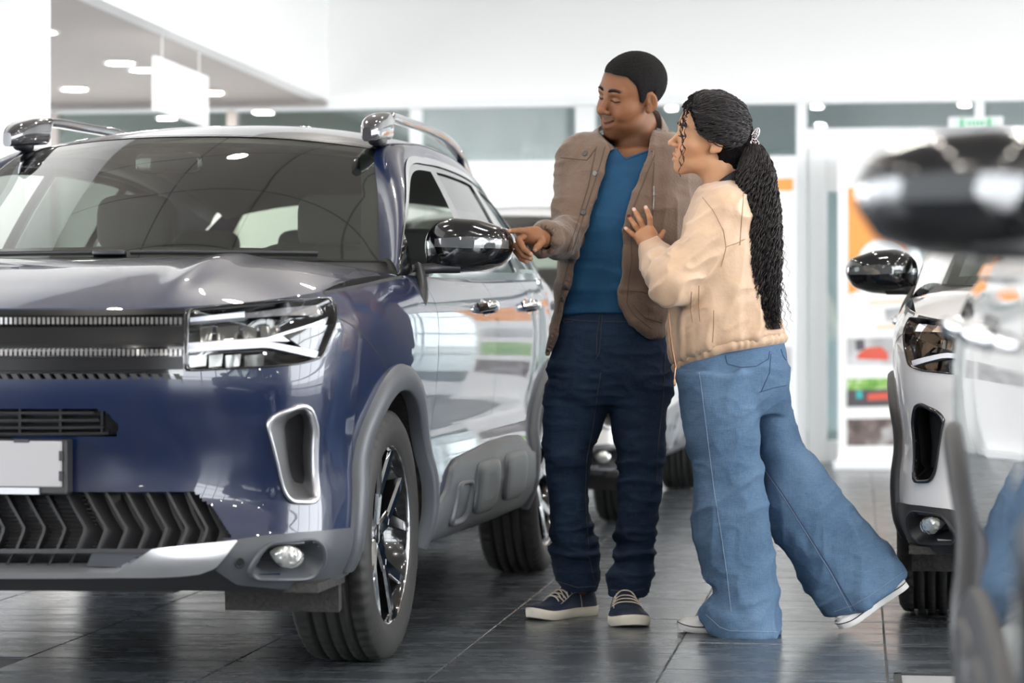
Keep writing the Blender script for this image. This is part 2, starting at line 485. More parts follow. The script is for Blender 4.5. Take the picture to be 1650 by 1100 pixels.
def totem(pxl, pxr, v, label, full, ytop=250):
    r = empty('poster_stand', (0, 0, 0), -RA)
    a, _ = wallpx(pxl, 300, v); b, zt = wallpx(pxr, ytop, v)
    bevel(MB().box((a, v, .06), (b, v + .05, zt)).build('board', pwhite, r, smooth=False), .006)
    bevel(MB().box((a - .03, v - .12, 0), (b + .03, v + .18, .06)).build('foot', frame_white, r, smooth=False), .008)
    def plate(nm, pts, mat, lift=.004):
        q = []
        for (x, y) in pts:
            uu, zz = wallpx(x, y, v); q.append((uu, zz))
        n_ = len(q)
        V = [(u_, v - lift, z_) for u_, z_ in q] + [(u_, v, z_) for u_, z_ in q]
        mb = MB(); mb.fan([(u_, v - lift, z_) for u_, z_ in q])
        i = np.arange(n_); mb.raw(V, np.stack([i, (i + 1) % n_, (i + 1) % n_ + n_, i + n_], 1))
        return mb.build(nm, mat, r, smooth=False)
    if full:
        plate('orange_panel', [(1367, 303), (1462, 303), (1462, 438), (1367, 474)], orange)
        th = np.linspace(np.pi, 0, 14)
        plate('white_dome', [(1425 + 44 * math.cos(t), 428 - 45 * math.sin(t)) for t in th], pwhite, .008)
        plate('printed_line', [(1400, 484), (1460, 480), (1460, 489), (1400, 492)], tint)
        plate('printed_line', [(1412, 523), (1460, 520), (1460, 529), (1412, 532)], tint)
        plate('printed_detail', [(1425, 498), (1458, 494), (1456, 516), (1428, 518)], ph[0])
        for k, (y0, y1) in enumerate(((545, 588), (610, 655), (675, 718))):
            plate('photo', [(1365, y0), (1462, y0 - 2), (1462, y1 - 1), (1365, y1)], ph[k])
        plate('car_picture', [(1380, 578), (1384, 568), (1398, 560), (1420, 558), (1430, 568), (1432, 580)], red_car, .008)
        plate('car_picture', [(1378, 548), (1392, 546), (1394, 562), (1380, 566)], dkgrey, .007)
        plate('car_picture', [(1365, 628), (1462, 626), (1462, 653), (1365, 655)], dkgrey, .007)
        plate('car_picture', [(1380, 630), (1388, 629), (1390, 641), (1380, 642)], teal, .010)
        plate('car_picture', [(1398, 634), (1432, 632), (1432, 643), (1398, 645)], red_car, .010)
    elif full is None:
        plate('orange_panel', [(1498, 312), (1602, 310), (1602, 452), (1498, 470)], orange)
        for k, (y0, y1) in enumerate(((500, 545), (565, 610), (630, 675))): plate('photo', [(1500, y0), (1600, y0 - 1), (1600, y1 - 1), (1500, y1)], ph[k])
    else:
        plate('orange_panel', [(1205, 289), (1278, 287), (1278, 307), (1205, 309)], orange)
        plate('photo', [(1205, 560), (1276, 558), (1276, 600), (1205, 602)], ph[0])
    tag(r, label, 'poster stand')
totem(1350, 1470, 17.25, 'tall white poster board with big orange panel and car photos before the glass door', True)
totem(1190, 1282, 17.35, 'white poster board with small orange label behind the woman', False)
totem(1490, 1610, 17.2, 'white poster board with orange panel half hidden by the white SUV', None, 300)

# ------------------------------------------------------------------ the blue car (car coordinates: x back from the nose, y to the car's left, z up)
CA = math.radians(10.14)
CR = np.array([math.sin(CA), math.cos(CA)]); CL = np.array([math.cos(CA), -math.sin(CA)])
CP0 = np.array([-.4404, 6.963]) - .90 * CR - .79 * CL
def carproj(P):
    xy = CP0 + P[..., 0:1] * CR + P[..., 1:2] * CL
    return CX + FPX * xy[..., 0] / xy[..., 1], HOR - FPX * (P[..., 2] - CAMH) / xy[..., 1]
def at_y(px, py, y):
    k = (px - CX) / FPX; A = CP0 + y * CL; x = (k * A[1] - A[0]) / (CR[0] - k * CR[1]); Y = A[1] + x * CR[1]
    return np.array([x, y, CAMH - (py - HOR) / FPX * Y])
def at_x(px, py, x):
    k = (px - CX) / FPX; A = CP0 + x * CR; y = (k * A[1] - A[0]) / (CL[0] - k * CL[1]); Y = A[1] + y * CL[1]
    return np.array([x, y, CAMH - (py - HOR) / FPX * Y])

blue = paint('navy paint', (.0003, .0085, .045), .0, .35)
gloss_black = pbr('gloss black', (.006, .006, .007), .12, 0, coat=1.0, coat_rough=.01)
satin_black = pbr('satin black', (.007, .007, .008), .30, spec=.3)
black_plastic = pbr('black plastic', (.022, .022, .024), .45, bump=(220, .06, 2))
grey_plastic = pbr('grey plastic cladding', (.085, .091, .102), .42, bump=(300, .05, 2))
silver = pbr('satin silver trim', (.72, .72, .74), .28, .85)
chrome = pbr('chrome', (.82, .83, .85), .06, 1.0)
rubber = pbr('tyre rubber', (.030, .029, .028), .62, bump=(90, .08, 3))
glass_car = thin_glass('car glass', (.60, .66, .60), .9, .12)
glass_side = thin_glass('car side glass', (.30, .34, .33), .9, .16)
lens = thin_glass('lamp lens', (.92, .94, .97), 1.0, .02)
refl_mat = pbr('lamp reflector', (.20, .195, .18), .16, 1.0, bump=(26, .8, 1, (1, 1, .25)))
drl = pbr('light guide', (.80, .82, .88), .2, 0, coat=.6)
plate_mat = pbr('number plate blank', (.40, .39, .40), .5)
plate_white = pbr('plate strip white', (.62, .63, .66), .4)
seat_mat = pbr('seat fabric', (.07, .068, .066), .8, bump=(120, .2, 2))
dash_mat = pbr('dashboard', (.02, .021, .022), .55)
liner_mat = pbr('headliner', (.32, .31, .29), .8)
mud = pbr('dusty black plastic', (.020, .020, .021), .7, bump=(60, .5, 4), vary=(90, .5, (.05, .045, .04)))

_cp = [(.045, -.55), (.008, -.3), (0, 0), (.008, .3), (.045, .55), (.095, .68), (.165, .79), (.265, .865), (.40, .90), (.55, .915), (.9, .925), (1.5, .925), (2.5, .925), (3.2, .925),
       (3.6, .918), (3.95, .88), (4.2, .80), (4.35, .68), (4.42, .5), (4.46, .25), (4.47, 0), (4.46, -.25)]
_cp = np.array(_cp); _cs = np.r_[0, np.cumsum(np.linalg.norm(np.diff(_cp, axis=0), axis=1))]; _cs -= _cs[2]
_cf = herm(_cs, _cp); T_END = _cs[-2]
_td = np.linspace(0, T_END, 3000); _xy = _cf(_td)
def t_of_x(x): return float(np.interp(x, _xy[:2600, 0], _td[:2600]))
def t_of_y(y): return float(np.interp(y, _xy[:700, 1], _td[:700]))
def plan(t):
    p = _cf(t); d = (_cf(t + .002) - _cf(t - .002)); d /= np.linalg.norm(d, axis=-1)[..., None]
    return p, np.stack([-d[..., 1], d[..., 0]], -1)         # outward normal
_ztx = [(t_of_y(0), .975), (t_of_y(.3), .976), (t_of_y(.558), .979), (t_of_y(.75), .995), (t_of_y(.865), 1.015), (t_of_x(.4), 1.028), (t_of_x(.7), 1.052), (t_of_x(1.04), 1.077), (t_of_x(1.5), 1.087),
        (t_of_x(2.5), 1.10), (t_of_x(3.3), 1.122), (t_of_x(3.95), 1.14), (t_of_x(4.3), 1.14), (T_END, 1.12)]
_zt = herm([a for a, _ in _ztx], [b for _, b in _ztx])
_tc = t_of_x(.36)                                           # front face blends into the side about here
_pf = herm([.2, .26, .30, .36, .42, .50, .60, .70, .78, .85, .93, 1.1], np.array([-.11, -.06, -.03, -.004, -.018, -.040, -.038, -.018, -.002, -.004, -.012, -.02]))
_ps = herm([.2, .28, .34, .42, .50, .56, .62, .72, .85, .93, 1.02, 1.2], np.array([-.075, -.05, -.022, -.010, -.012, -.022, -.024, -.012, -.001, 0, -.006, -.01]))
def bodyP(t, z, off=0.0):
    """point of the lower body at contour length t and height z, lifted by off along the normal"""
    t = np.asarray(t, float); z = np.asarray(z, float)
    def raw(t, z):
        p, n = plan(t)
        w = np.clip((t - (_tc - .30)) / .45, 0, 1); w = w * w * (3 - 2 * w)
        wr = np.clip((t - t_of_x(4.05)) / .35, 0, 1)
        d = (1 - w) * _pf(z) + w * _ps(z)
        e = np.clip(_zt(t) - z, 0, 1)
        top = np.clip(1 - e / .13, 0, 1)
        sidew = np.clip((t - t_of_x(.9)) / .4, 0, 1)
        d = d - (.030 + .010 * w + .014 * sidew) * top ** 2.2
        d = d - wr * .10 * np.clip((z - .95) / .2, 0, 1)
        # sculpted bumper corner: swelling round the side vent, hollow beside the plate
        d = d + (1 - w) * .020 * np.exp(-((t - t_of_y(.80)) / .13) ** 2 - ((z - .62) / .13) ** 2) - (1 - w) * .022 * np.exp(-((t - t_of_y(.45)) / .12) ** 2 - ((z - .58) / .10) ** 2)
        return np.concatenate([p + n * d[..., None], z[..., None]], -1)
    t, z = np.broadcast_arrays(t, z)
    P = raw(t, z)
    if np.any(off):
        a = raw(t + .004, z) - raw(t - .004, z); b = raw(t, z + .004) - raw(t, z - .004)
        n = np.cross(b, a); n /= np.linalg.norm(n, axis=-1)[..., None]
        P = P - n * np.asarray(off)[..., None] if np.ndim(off) else P - n * off
    return P
# outward check: normal must point to -x at the nose
if bodyP(np.array(.05), np.array(.8), .1)[0] > bodyP(np.array(.05), np.array(.8))[0]:
    _b0 = bodyP
    def bodyP(t, z, off=0.0): return _b0(t, z, -np.asarray(off) if np.ndim(off) else -off)

_TT, _ZZ = np.meshgrid(np.linspace(0, t_of_x(4.0), 900), np.linspace(.22, 1.14, 240), indexing='ij')
_GP = carproj(bodyP(_TT, _ZZ))
def px2tz(pts, tmin=0, tmax=99):
    out = []
    msk = (_TT >= tmin) & (_TT <= tmax)
    for px, py in pts:
        if px < -55: px = -55.0
        D = np.where(msk, (_GP[0] - px) ** 2 + (_GP[1] - py) ** 2, 1e9)
        i = np.argmin(D); t, z = _TT.flat[i], _ZZ.flat[i]
        for _ in range(4):
            q = lambda t, z: np.array(carproj(bodyP(np.array(t), np.array(z))))
            f0 = q(t, z) - (px, py); J = np.stack([(q(t + .002, z) - q(t - .002, z)) / .004, (q(t, z + .002) - q(t, z - .002)) / .004], 1)
            try: s = np.linalg.solve(J, f0)
            except np.linalg.LinAlgError: break
            s = np.clip(s, -.02, .02); t -= s[0]; z -= s[1]
        out.append((max(t, 0.0), z))
    return np.array(out)

HERO = empty('blue_suv', (CP0[0], CP0[1], 0), -CA)
tag(HERO, 'glossy navy blue SUV with chrome-dotted grille and black wing mirrors, touched by the man', 'car')
def cpart(mb, name, mat, parent=None, smooth=True, both=False, merge=False):
    o = mb.build(name, mat, parent or HERO, smooth, car=True, merge=merge)
    if both:
        o2 = mb.build(name, mat, (both if both is not True else None) or parent or HERO, smooth, car=True, mirror=True, merge=merge)
        return o, o2
    return o
def thick(o, t=.004, off=-1):
    m = o.modifiers.new('solid', 'SOLIDIFY'); m.thickness = t; m.offset = off
    return o
def symgrid(P):
    """P starts on the centre line: add the mirrored half"""
    Q = P[1:][::-1].copy(); Q[..., 1] *= -1
    return np.concatenate([Q, P], 0)

def inpoly(x, y, poly):
    r = np.zeros(np.shape(x), bool); n = len(poly); j = n - 1
    for i in range(n):
        xi, yi = poly[i]; xj, yj = poly[j]
        with np.errstate(divide='ignore', invalid='ignore'):
            r ^= ((yi > y) != (yj > y)) & (x < (xj - xi) * (y - yi) / (yj - yi) + xi)
        j = i
    return r

# ---- outlines read off the photograph (pixels)
O_grille = [(-60, 499), (150, 499), (298, 497), (297, 604), (150, 611), (-60, 612)]
O_head = [(301, 500), (350, 494), (450, 485), (532, 480), (540, 497), (541, 512), (529, 545), (517, 576), (480, 586), (400, 592), (300, 597)]
O_vent = [(430, 683), (445, 668), (487, 652), (500, 660), (509, 692), (511, 798), (504, 809), (468, 808), (457, 792)]
O_upint = [(-60, 657), (150, 657), (176, 667), (192, 688), (186, 703), (-60, 706)]
O_lowg = [(-60, 791), (312, 791), (345, 820), (377, 868), (247, 885), (190, 917), (-60, 917)]
O_fog = [(404, 916), (418, 893), (434, 878), (500, 871), (513, 880), (515, 904), (502, 922), (488, 927), (412, 927)]
holes = {k: px2tz(v, 0, t_of_x(.6)) for k, v in (('g', O_grille), ('h', O_head), ('v', O_vent), ('u', O_upint), ('l', O_lowg), ('f', O_fog))}

for _h, _o in (('g', O_grille), ('u', O_upint), ('l', O_lowg)):
    holes[_h][[i for i, q in enumerate(_o) if q[0] < -50], 0] = -.05      # openings run on across the centre line
AXC = (.90, 3.58); AZ = .352; AR = .415
def zbot(t):
    x = _cf(t)[..., 0]; z = np.where(x < .47, .272, np.where(x > 4.0, .34, .30))
    for xc in AXC:
        dx = np.abs(x - xc); inside = (dx < AR) & (np.asarray(t) < T_END - .3)
        z = np.where(inside, np.maximum(z, AZ + np.sqrt(np.maximum(AR ** 2 - dx ** 2, 0))), z)
    return z
def body_piece(name, t0, t1, both, mat=blue, dt=.03, rows=36, centre=False, hole=()):
    ts = list(np.arange(t0, t1, dt)) + [t1]
    for xc in AXC:
        ts += [t_of_x(xc - AR * math.cos(a)) for a in np.linspace(0, math.pi, 33)]
    ts = np.unique(np.round([t for t in ts if t0 - 1e-6 <= t <= t1 + 1e-6], 5))
    v = np.linspace(0, 1, rows) ; v = v ** .8
    zb = zbot(ts); zt = _zt(ts)
    Z = zb[:, None] + (zt - zb)[:, None] * (1 - (1 - v)[None] ** 1.25)
    T = np.repeat(ts[:, None], rows, 1)
    P = bodyP(T, Z)
    F = grid_faces(*T.shape)
    if hole:
        ct = T.reshape(-1)[F].mean(1); cz = Z.reshape(-1)[F].mean(1); keep = np.ones(len(F), bool)
        for h in hole: keep &= ~inpoly(ct, cz, holes[h])
        F = F[keep]
    mb = MB().raw(P.reshape(-1, 3), F)
    if centre:
        Q = P.reshape(-1, 3) * np.array([1, -1, 1]); mb.raw(Q, F[:, ::-1])
        return cpart(mb, name, mat, merge=True)
    return cpart(mb, name, mat, both=both)
gap = .0025
XS = (.478, 1.40, 2.375, 3.10, 4.02)
body_piece('front_bumper', 0, t_of_x(XS[0]) - gap, False, dt=.006, rows=110, centre=True, hole='ghvulf')
body_piece('fender', t_of_x(XS[0]), t_of_x(XS[1]) - gap, True)
body_piece('front_door', t_of_x(XS[1]) + gap, t_of_x(XS[2]) - gap, True)
body_piece('rear_door', t_of_x(XS[2]) + gap, t_of_x(XS[3]) - gap, True)
body_piece('rear_quarter', t_of_x(XS[3]) + gap, t_of_x(XS[4]) - gap, True)
body_piece('tailgate', t_of_x(XS[4]), T_END, False, dt=.03, centre=False)
o = body_piece('tailgate_half', t_of_x(XS[4]), T_END, False)
o.scale = (-1, 1, 1); o.name = 'tailgate'

# ---- feature builders on the body surface
TMAX = t_of_x(.6)
def fstrip(top, bot, n=24, m=6, off=.004, lim=TMAX, curve=False):
    a = px2tz(top, 0, lim); b = px2tz(bot, 0, lim)
    f = curvel if curve else polyl
    A = f(a, n); B = f(b, n); s = np.linspace(0, 1, m)[None, :, None]
    TZ = A[:, None] * (1 - s) + B[:, None] * s
    return TZ, bodyP(TZ[..., 0], TZ[..., 1], off)
def floop(pts, n=56, sm=2):
    return smooth_loop(ploop(px2tz(pts, 0, TMAX), n), sm)
def loft_loop(L, rows, cap=False):
    c = L.mean(0); P = []
    for sc, off, *sh in rows:
        q = c + (L - c) * sc + (np.array(sh[0]) if sh else 0)
        P.append(bodyP(q[:, 0], q[:, 1], off))
    mb = MB().grid(np.stack(P), wv=True)
    if cap: mb.fan(P[-1])
    return mb
def cap_loop(L, sc, off, sh=(0, 0)):
    c = L.mean(0); q = c + (L - c) * sc + np.array(sh)
    return MB().fan(bodyP(q[:, 0], q[:, 1], off))
def slab(TZ, off0, off1):
    """closed slab over a (t,z) strip"""
    A = bodyP(TZ[..., 0], TZ[..., 1], off0); B = bodyP(TZ[..., 0], TZ[..., 1], off1)
    mb = MB().grid(B)
    n, m = TZ.shape[:2]
    idx = [(i, 0) for i in range(n)] + [(n - 1, j) for j in range(1, m)] + [(i, m - 1) for i in range(n - 2, -1, -1)] + [(0, j) for j in range(m - 2, 0, -1)]
    ra = np.array([A[i, j] for i, j in idx]); rb = np.array([B[i, j] for i, j in idx])
    return mb.grid(np.stack([ra, rb]), wv=True)
def slab_sym(TZ, off0, off1):
    mb = slab(TZ, off0, off1)
    V = np.vstack(mb.V); m2 = MB(); m2.raw(V, np.concatenate(mb.F4)); m2.raw(V * np.array([1, -1, 1]), np.concatenate(mb.F4)[:, ::-1])
    return m2

# black recesses behind every opening
TZ, P = fstrip([(-60, 490), (150, 490), (305, 490)], [(-60, 618), (150, 618), (305, 610)], off=-.03)
cpart(slab_sym(TZ, -.035, -.03), 'grille_panel', gloss_black)
# two gloss bars with chrome studs, plus the studded lower lip
def bar(y0, y1, name, off=.004, mat=gloss_black):
    TZ, P = fstrip([(-60, y0), (150, y0), (298, y0 - 3)], [(-60, y1), (150, y1), (298, y1 - 3)], n=60, m=5)
    return cpart(slab_sym(TZ, -.03, off), name, mat)
bar(500, 509, 'grille_bar', .002, satin_black); bar(526, 556, 'grille_bar', -.004, satin_black); bar(577, 597, 'grille_bar', -.006, satin_black); bar(556, 561, 'grille_bar', .004)
def studs(y0, y1, count, name, mat, slant=0):
    mb = MB()
    for k in range(count):
        x0 = -52 + (348) * (1 - (1 - k / count) ** 1.0); w = 348 / count
        q = px2tz([(x0, y0), (x0 + w * .55, y0), (x0 + w * .55 + slant, y1), (x0 + slant, y1)], 0, TMAX)
        for sgn in (1, -1):
            A = bodyP(q[:, 0], q[:, 1], -.012) * np.array([1, sgn, 1]); B = bodyP(q[:, 0], q[:, 1], .004) * np.array([1, sgn, 1])
            C = B.mean(0) + (B - B.mean(0)) * .8
            mb.grid(np.stack([A, B]), wv=True); mb.fan(B)
    o = cpart(mb, name, mat, smooth=False); o['kind'] = 'stuff'; return o
studs(512, 523, 46, 'chrome_studs', chrome); studs(563, 573, 46, 'chrome_studs', chrome)
studs(602, 611, 20, 'lip_studs', black_plastic, 6)
TZ, P = fstrip([(-60, 508), (150, 508), (298, 505)], [(-60, 602), (150, 602), (298, 596)], off=-.02)
cpart(slab_sym(TZ, -.03, -.016), 'grille_back', gloss_black)

# ---- headlights
def headlight(mirror):
    H = dict(car=True, mirror=mirror)
    L = floop(O_head, 72, 1)
    root = cap_loop(L, 1.03, -.055).build('headlight', gloss_black, HERO, **H)
    loft_loop(L, [(1.0, .002), (1.0, -.05)]).build('housing_wall', gloss_black, root, **H)
    loft_loop(L, [(1.035, .003), (1.02, .006), (.985, .006), (.975, 0)]).build('bezel', gloss_black, root, **H)
    def s(name, top, bot, off0, off1, mat, n=16, m=4):
        TZ, _ = fstrip(top, bot, n, m); slab(TZ, off0, off1).build(name, mat, root, **H)
    s('daylight_strip', [(306, 509), (395, 499)], [(306, 516), (396, 508)], -.03, -.010, drl)
    s('upper_reflector', [(398, 497), (455, 491), (532, 484)], [(398, 508), (455, 504), (535, 503)], -.045, -.018, chrome)
    s('daylight_strip', [(303, 557), (430, 549), (515, 566)], [(303, 566), (432, 559), (512, 577)], -.03, -.004, drl)
    s('chrome_ledge', [(303, 550), (430, 542), (470, 530), (536, 507)], [(303, 556), (430, 548), (475, 548), (532, 520)], -.05, -.014, silver)
    s('dark_block', [(478, 533), (500, 526), (532, 522)], [(460, 538), (490, 560), (520, 566)], -.04, -.008, gloss_black)
    for x0, x1 in ((322, 345), (350, 388), (396, 420), (425, 458)):
        s('reflector', [(x0, 519), (x1, 517)], [(x0 + 2, 547), (x1 - 3, 542)], -.05, -.034, refl_mat, 5, 4)
    for x0, x1 in ((305, 335), (338, 362), (366, 392), (398, 432)):
        s('reflector', [(x0, 571), (x1, 568)], [(x0, 591), (x1 - 2, 588)], -.05, -.030, refl_mat, 5, 4)
    s('divider', [(301, 549), (440, 541)], [(301, 570), (440, 563)], -.05, -.028, gloss_black)
    cap_loop(L, .985, .002).build('lens', lens, root, **H)
for mi in (False, True): headlight(mi)

# ---- side air vents with silver surround
def vent(mirror):
    H = dict(car=True, mirror=mirror); L = floop(O_vent, 64, 2)
    root = loft_loop(L, [(1.05, .001), (1.05, .010), (1.0, .012), (.955, .008), (.90, -.012, (.006, 0)), (.80, -.040, (.040, .002)), (.66, -.070, (.080, .010))]).build('air_vent', silver, HERO, **H)
    cap_loop(L, .74, -.066, (.076, .010)).build('duct', black_plastic, root, **H)
for mi in (False, True): vent(mi)

# ---- upper intake with slats
TZ, P = fstrip([(-60, 652), (150, 652), (182, 660), (198, 684)], [(-60, 711), (150, 711), (186, 710), (198, 692)], n=40)
cpart(slab_sym(TZ, -.05, -.045), 'intake_panel', black_plastic)
for k, y in enumerate((665, 677, 689, 699)):
    TZ, P = fstrip([(-60, y), (150 + 8 * k, y)], [(-60, y + 4), (150 + 8 * k, y + 4)], n=24, m=3); cpart(slab_sym(TZ, -.045, -.012), 'intake_slat', black_plastic)
for x in (26, 92, 160):
    TZ, P = fstrip([(x, 660), (x + 4, 660)], [(x, 704), (x + 4, 704)], n=3, m=6); cpart(slab(TZ, -.045, -.016), 'intake_slat', black_plastic, both=True)

# ---- lower grille with chevron bars
TZ, P = fstrip([(-60, 784), (316, 784), (352, 816), (386, 866)], [(-60, 924), (190, 924), (250, 892), (386, 880)], n=40)
cpart(slab_sym(TZ, -.06, -.052), 'lower_grille_panel', black_plastic)
for k in range(-2, 10):
    tx, mx_, bx = 2 + 33 * k, 34 + 33 * k, 22 + 33 * k
    if bx < -60: continue
    q = px2tz([(tx, 791), ((tx + mx_) / 2, 820), (mx_, 848), (mx_ - 1, 856), (bx, 884)], 0, TMAX)
    q2 = px2tz([(tx + 5, 791), ((tx + mx_) / 2 + 5, 820), (mx_ + 5, 848), (mx_ + 4, 856), (bx + 5, 884)], 0, TMAX)
    TZ = np.stack([q, (q + q2) / 2, q2], 1)
    cpart(slab(TZ, -.052, -.008), 'chevron_bar', black_plastic, both=True)
    # angled louvre behind each bar
    q3 = px2tz([(tx + 26, 791), ((tx + mx_) / 2 + 26, 820), (mx_ + 26, 848), (mx_ + 25, 856), (bx + 26, 884)], 0, TMAX)
    PA = bodyP(q2[:, 0], q2[:, 1], -.010); PB = bodyP(q3[:, 0], q3[:, 1], -.050)
    if k >= 3: cpart(MB().grid(np.stack([PA, PB], 1)), 'louvre', black_plastic, both=True)
mb = MB()
for y in range(796, 884, 6):                        # fine mesh in the middle of the grille
    q = px2tz([(-55, y), (40, y), (150, y)], 0, TMAX); Q = bodyP(polyl(q, 12)[:, 0], polyl(q, 12)[:, 1], -.04)
    mb.tube(Q, .0022, 4, False).tube(Q * np.array([1, -1, 1]), .0022, 4, False)
cpart(mb, 'grille_mesh', black_plastic)['kind'] = 'stuff'
TZ, P = fstrip([(-60, 884), (150, 884), (247, 884)], [(-60, 891), (150, 891), (238, 891)], n=24); cpart(slab_sym(TZ, -.05, .004), 'grille_crossbar', black_plastic)
TZ, P = fstrip([(148, 890), (247, 884)], [(138, 914), (192, 916)], n=10); cpart(slab(TZ, -.05, -.008), 'grille_blank', grey_plastic, both=True)
for k in range(-1, 5):
    q = px2tz([(16 + 34 * k, 891), (20 + 34 * k, 891), (10 + 34 * k, 914), (6 + 34 * k, 914)], 0, TMAX)
    cpart(slab(np.stack([q[[0, 3]], q[[1, 2]]], 1), -.05, -.012), 'chevron_bar', black_plastic, both=True)

# ---- silver skid plate, grey lower bumper, black lip, fog lamps
TZ, P = fstrip([(-60, 917), (188, 917), (220, 900), (247, 884), (379, 871)], [(-60, 926), (291, 924), (330, 919), (347, 912), (380, 874)], n=60, m=6)
# pair the two edges by their own lengths so that the blade keeps its bend
a = px2tz([(-60, 917), (100, 917), (188, 917), (220, 900), (247, 885), (300, 880), (350, 875), (379, 872)], 0, TMAX)
b = px2tz([(-60, 926), (100, 926), (200, 925), (250, 925), (291, 923), (320, 920), (346, 911), (381, 873.5)], 0, TMAX)
s = np.linspace(0, 1, 6)[None, :, None]
A = polyl(np.c_[a, b], 60); TZ = A[:, None, :2] * (1 - s) + A[:, None, 2:] * s
cpart(slab_sym(TZ, -.03, .016), 'skid_plate', silver)
a = px2tz([(382, 870), (420, 864), (480, 858), (540, 852), (572, 849), (584, 848)], 0, TMAX); b = px2tz([(346, 915), (380, 938), (450, 945), (510, 945), (556, 922), (580, 885)], 0, TMAX)
A = polyl(np.c_[a, b], 60); s = np.linspace(0, 1, 16)[None, :, None]; TZ = A[:, None, :2] * (1 - s) + A[:, None, 2:] * s
lo_TZ = TZ
fog_tz = holes['f']
for mi in (False, True):
    Pp = bodyP(TZ[..., 0], TZ[..., 1], .010); F = grid_faces(*TZ.shape[:2])
    ct = TZ[..., 0].ravel()[F].mean(1); cz = TZ[..., 1].ravel()[F].mean(1); Fk = F[~inpoly(ct, cz, fog_tz)]
    mb = MB().raw(Pp.reshape(-1, 3), Fk)
    E0 = np.concatenate([Pp[:, 0], Pp[-1:, 1:].reshape(-1, 3)]); B0 = bodyP(TZ[:, 0, 0], TZ[:, 0, 1], -.01)
    mb.grid(np.stack([Pp[:, 0], B0]))
    lb = mb.build('lower_bumper', grey_plastic, HERO, car=True, mirror=mi)
    L = floop(O_fog, 56, 2)
    pod = loft_loop(L, [(1.14, .010), (1.10, .017), (1.03, .018), (.98, .010), (.86, -.03), (.78, -.05)]).build('fog_lamp', grey_plastic, HERO, car=True, mirror=mi)
    cap_loop(L, .80, -.05).build('pod_back', black_plastic, pod, car=True, mirror=mi)
    th = np.arange(24) / 24 * 2 * np.pi
    c = px2tz([(466, 897)], 0, TMAX)[0]; e1 = px2tz([(490, 897)], 0, TMAX)[0] - c; e2 = px2tz([(466, 916)], 0, TMAX)[0] - c
    rows = []
    for sc, off in ((1.0, -.05), (1.0, -.004), (.93, .004), (.7, .010), (.35, .013)):
        q = c + sc * (np.cos(th)[:, None] * e1 + np.sin(th)[:, None] * e2); rows.append(bodyP(q[:, 0], q[:, 1], off))
    mbf = MB().grid(np.stack(rows), wv=True); mbf.fan(rows[-1])
    mbf.build('lamp', pbr('fog lamp glass', (.85, .85, .82), .08, .7, bump=(45, .9, 1)) if 'fog lamp glass' not in MATS else MATS['fog lamp glass'], pod, car=True, mirror=mi)
    c2 = px2tz([(385, 904)], 0, TMAX)[0]
    mbs = MB(); rr = np.stack([bodyP(c2[0] + r * np.cos(th), c2[1] + r * np.sin(th), o_) for r, o_ in ((.013, .009), (.013, .013), (.009, .013), (.008, .011))]); mbs.grid(rr, wv=True).fan(rr[-1])
    mbs.build('parking_sensor', black_plastic, HERO, car=True, mirror=mi)
TZ, P = fstrip([(-60, 925), (250, 925), (291, 923), (346, 913), (400, 930), (515, 938)], [(-60, 948), (250, 948), (300, 948), (380, 949), (430, 950), (520, 948)], n=48, m=5)
cpart(slab_sym(TZ, -.05, .006), 'front_lip', black_plastic)
# under-body deflectors ahead of the wheels
for mi in (False, True):
    q = MB().obox((.47, .70, .225), [(.015, 0, .004), (0, .155, 0), (-.004, 0, .040)]).build('wheel_deflector', mud, HERO, smooth=False, car=True, mirror=mi)
    q = MB().obox((.36, .66, .268), [(.14, 0, 0), (0, .20, 0), (0, 0, .012)]).build('under_tray', mud, HERO, smooth=False, car=True, mirror=mi)
cpart(MB().box((.10, -.52, .262), (.60, .52, .280)), 'under_tray', mud, smooth=False)

# ---- number plate
bev = []
cz = (.513 + .648) / 2
o = cpart(MB().box((-.030, -.285, .512), (.02, .285, .650)), 'plate_holder', black_plastic, smooth=False); bevel(o, .006)
o2 = cpart(MB().box((-.036, -.274, .532), (-.028, .274, .646)), 'number_plate', plate_mat, o, smooth=False); bevel(o2, .003)
o2 = cpart(MB().box((-.037, -.20, .514), (-.028, .215, .530)), 'plate_strip', plate_white, o, smooth=False)
for z in (.648,):
    for y in (.05, .17): cpart(MB().box((-.038, y - .02, z - .006), (-.028, y + .02, z + .002)), 'clip', black_plastic, o, smooth=False)
for z in (.56, .61): cpart(MB().box((-.038, .268, z - .012), (-.028, .278, z + .012)), 'clip', black_plastic, o, smooth=False)

# ---- hood
v = np.linspace(0, 1, 50); tv = np.array([t_of_y(min(y, .8649)) for y in v * .885]); tv = np.where(v * .885 > .865, np.interp(v * .885, [.865, .886], [t_of_y(.865), t_of_x(.33)]), tv)
FB = bodyP(tv, _zt(tv))                                   # leading edge
s = np.linspace(0, 1, 44) ** 1.5
xc = 1.03 + .13 * v ** 2.5; zc = 1.136 - .058 * v ** 4
yy = FB[:, 1:2] * (1 - s)[None] + (v * .876)[:, None] * s[None]
xx = FB[:, 0:1] + (xc - FB[:, 0])[:, None] * s[None]
gs = 1 - (1 - s) ** 2.6
zz = FB[:, 2:3] + (zc - FB[:, 2])[:, None] * gs[None]
edge = np.clip((v - .82) / .18, 0, 1)[:, None]
bell = np.clip(s * 5, 0, 1)[None] * np.clip((1 - s) * 4 + .3, 0, 1)[None]
zz = zz + .012 * np.exp(-((yy - (.50 - .05 * s[None])) / .045) ** 2) * bell - .008 * np.exp(-((yy - .0) / .28) ** 2) * bell
HP = np.stack([xx, yy, zz], -1)
cpart(MB().grid(symgrid(HP)), 'hood', blue)
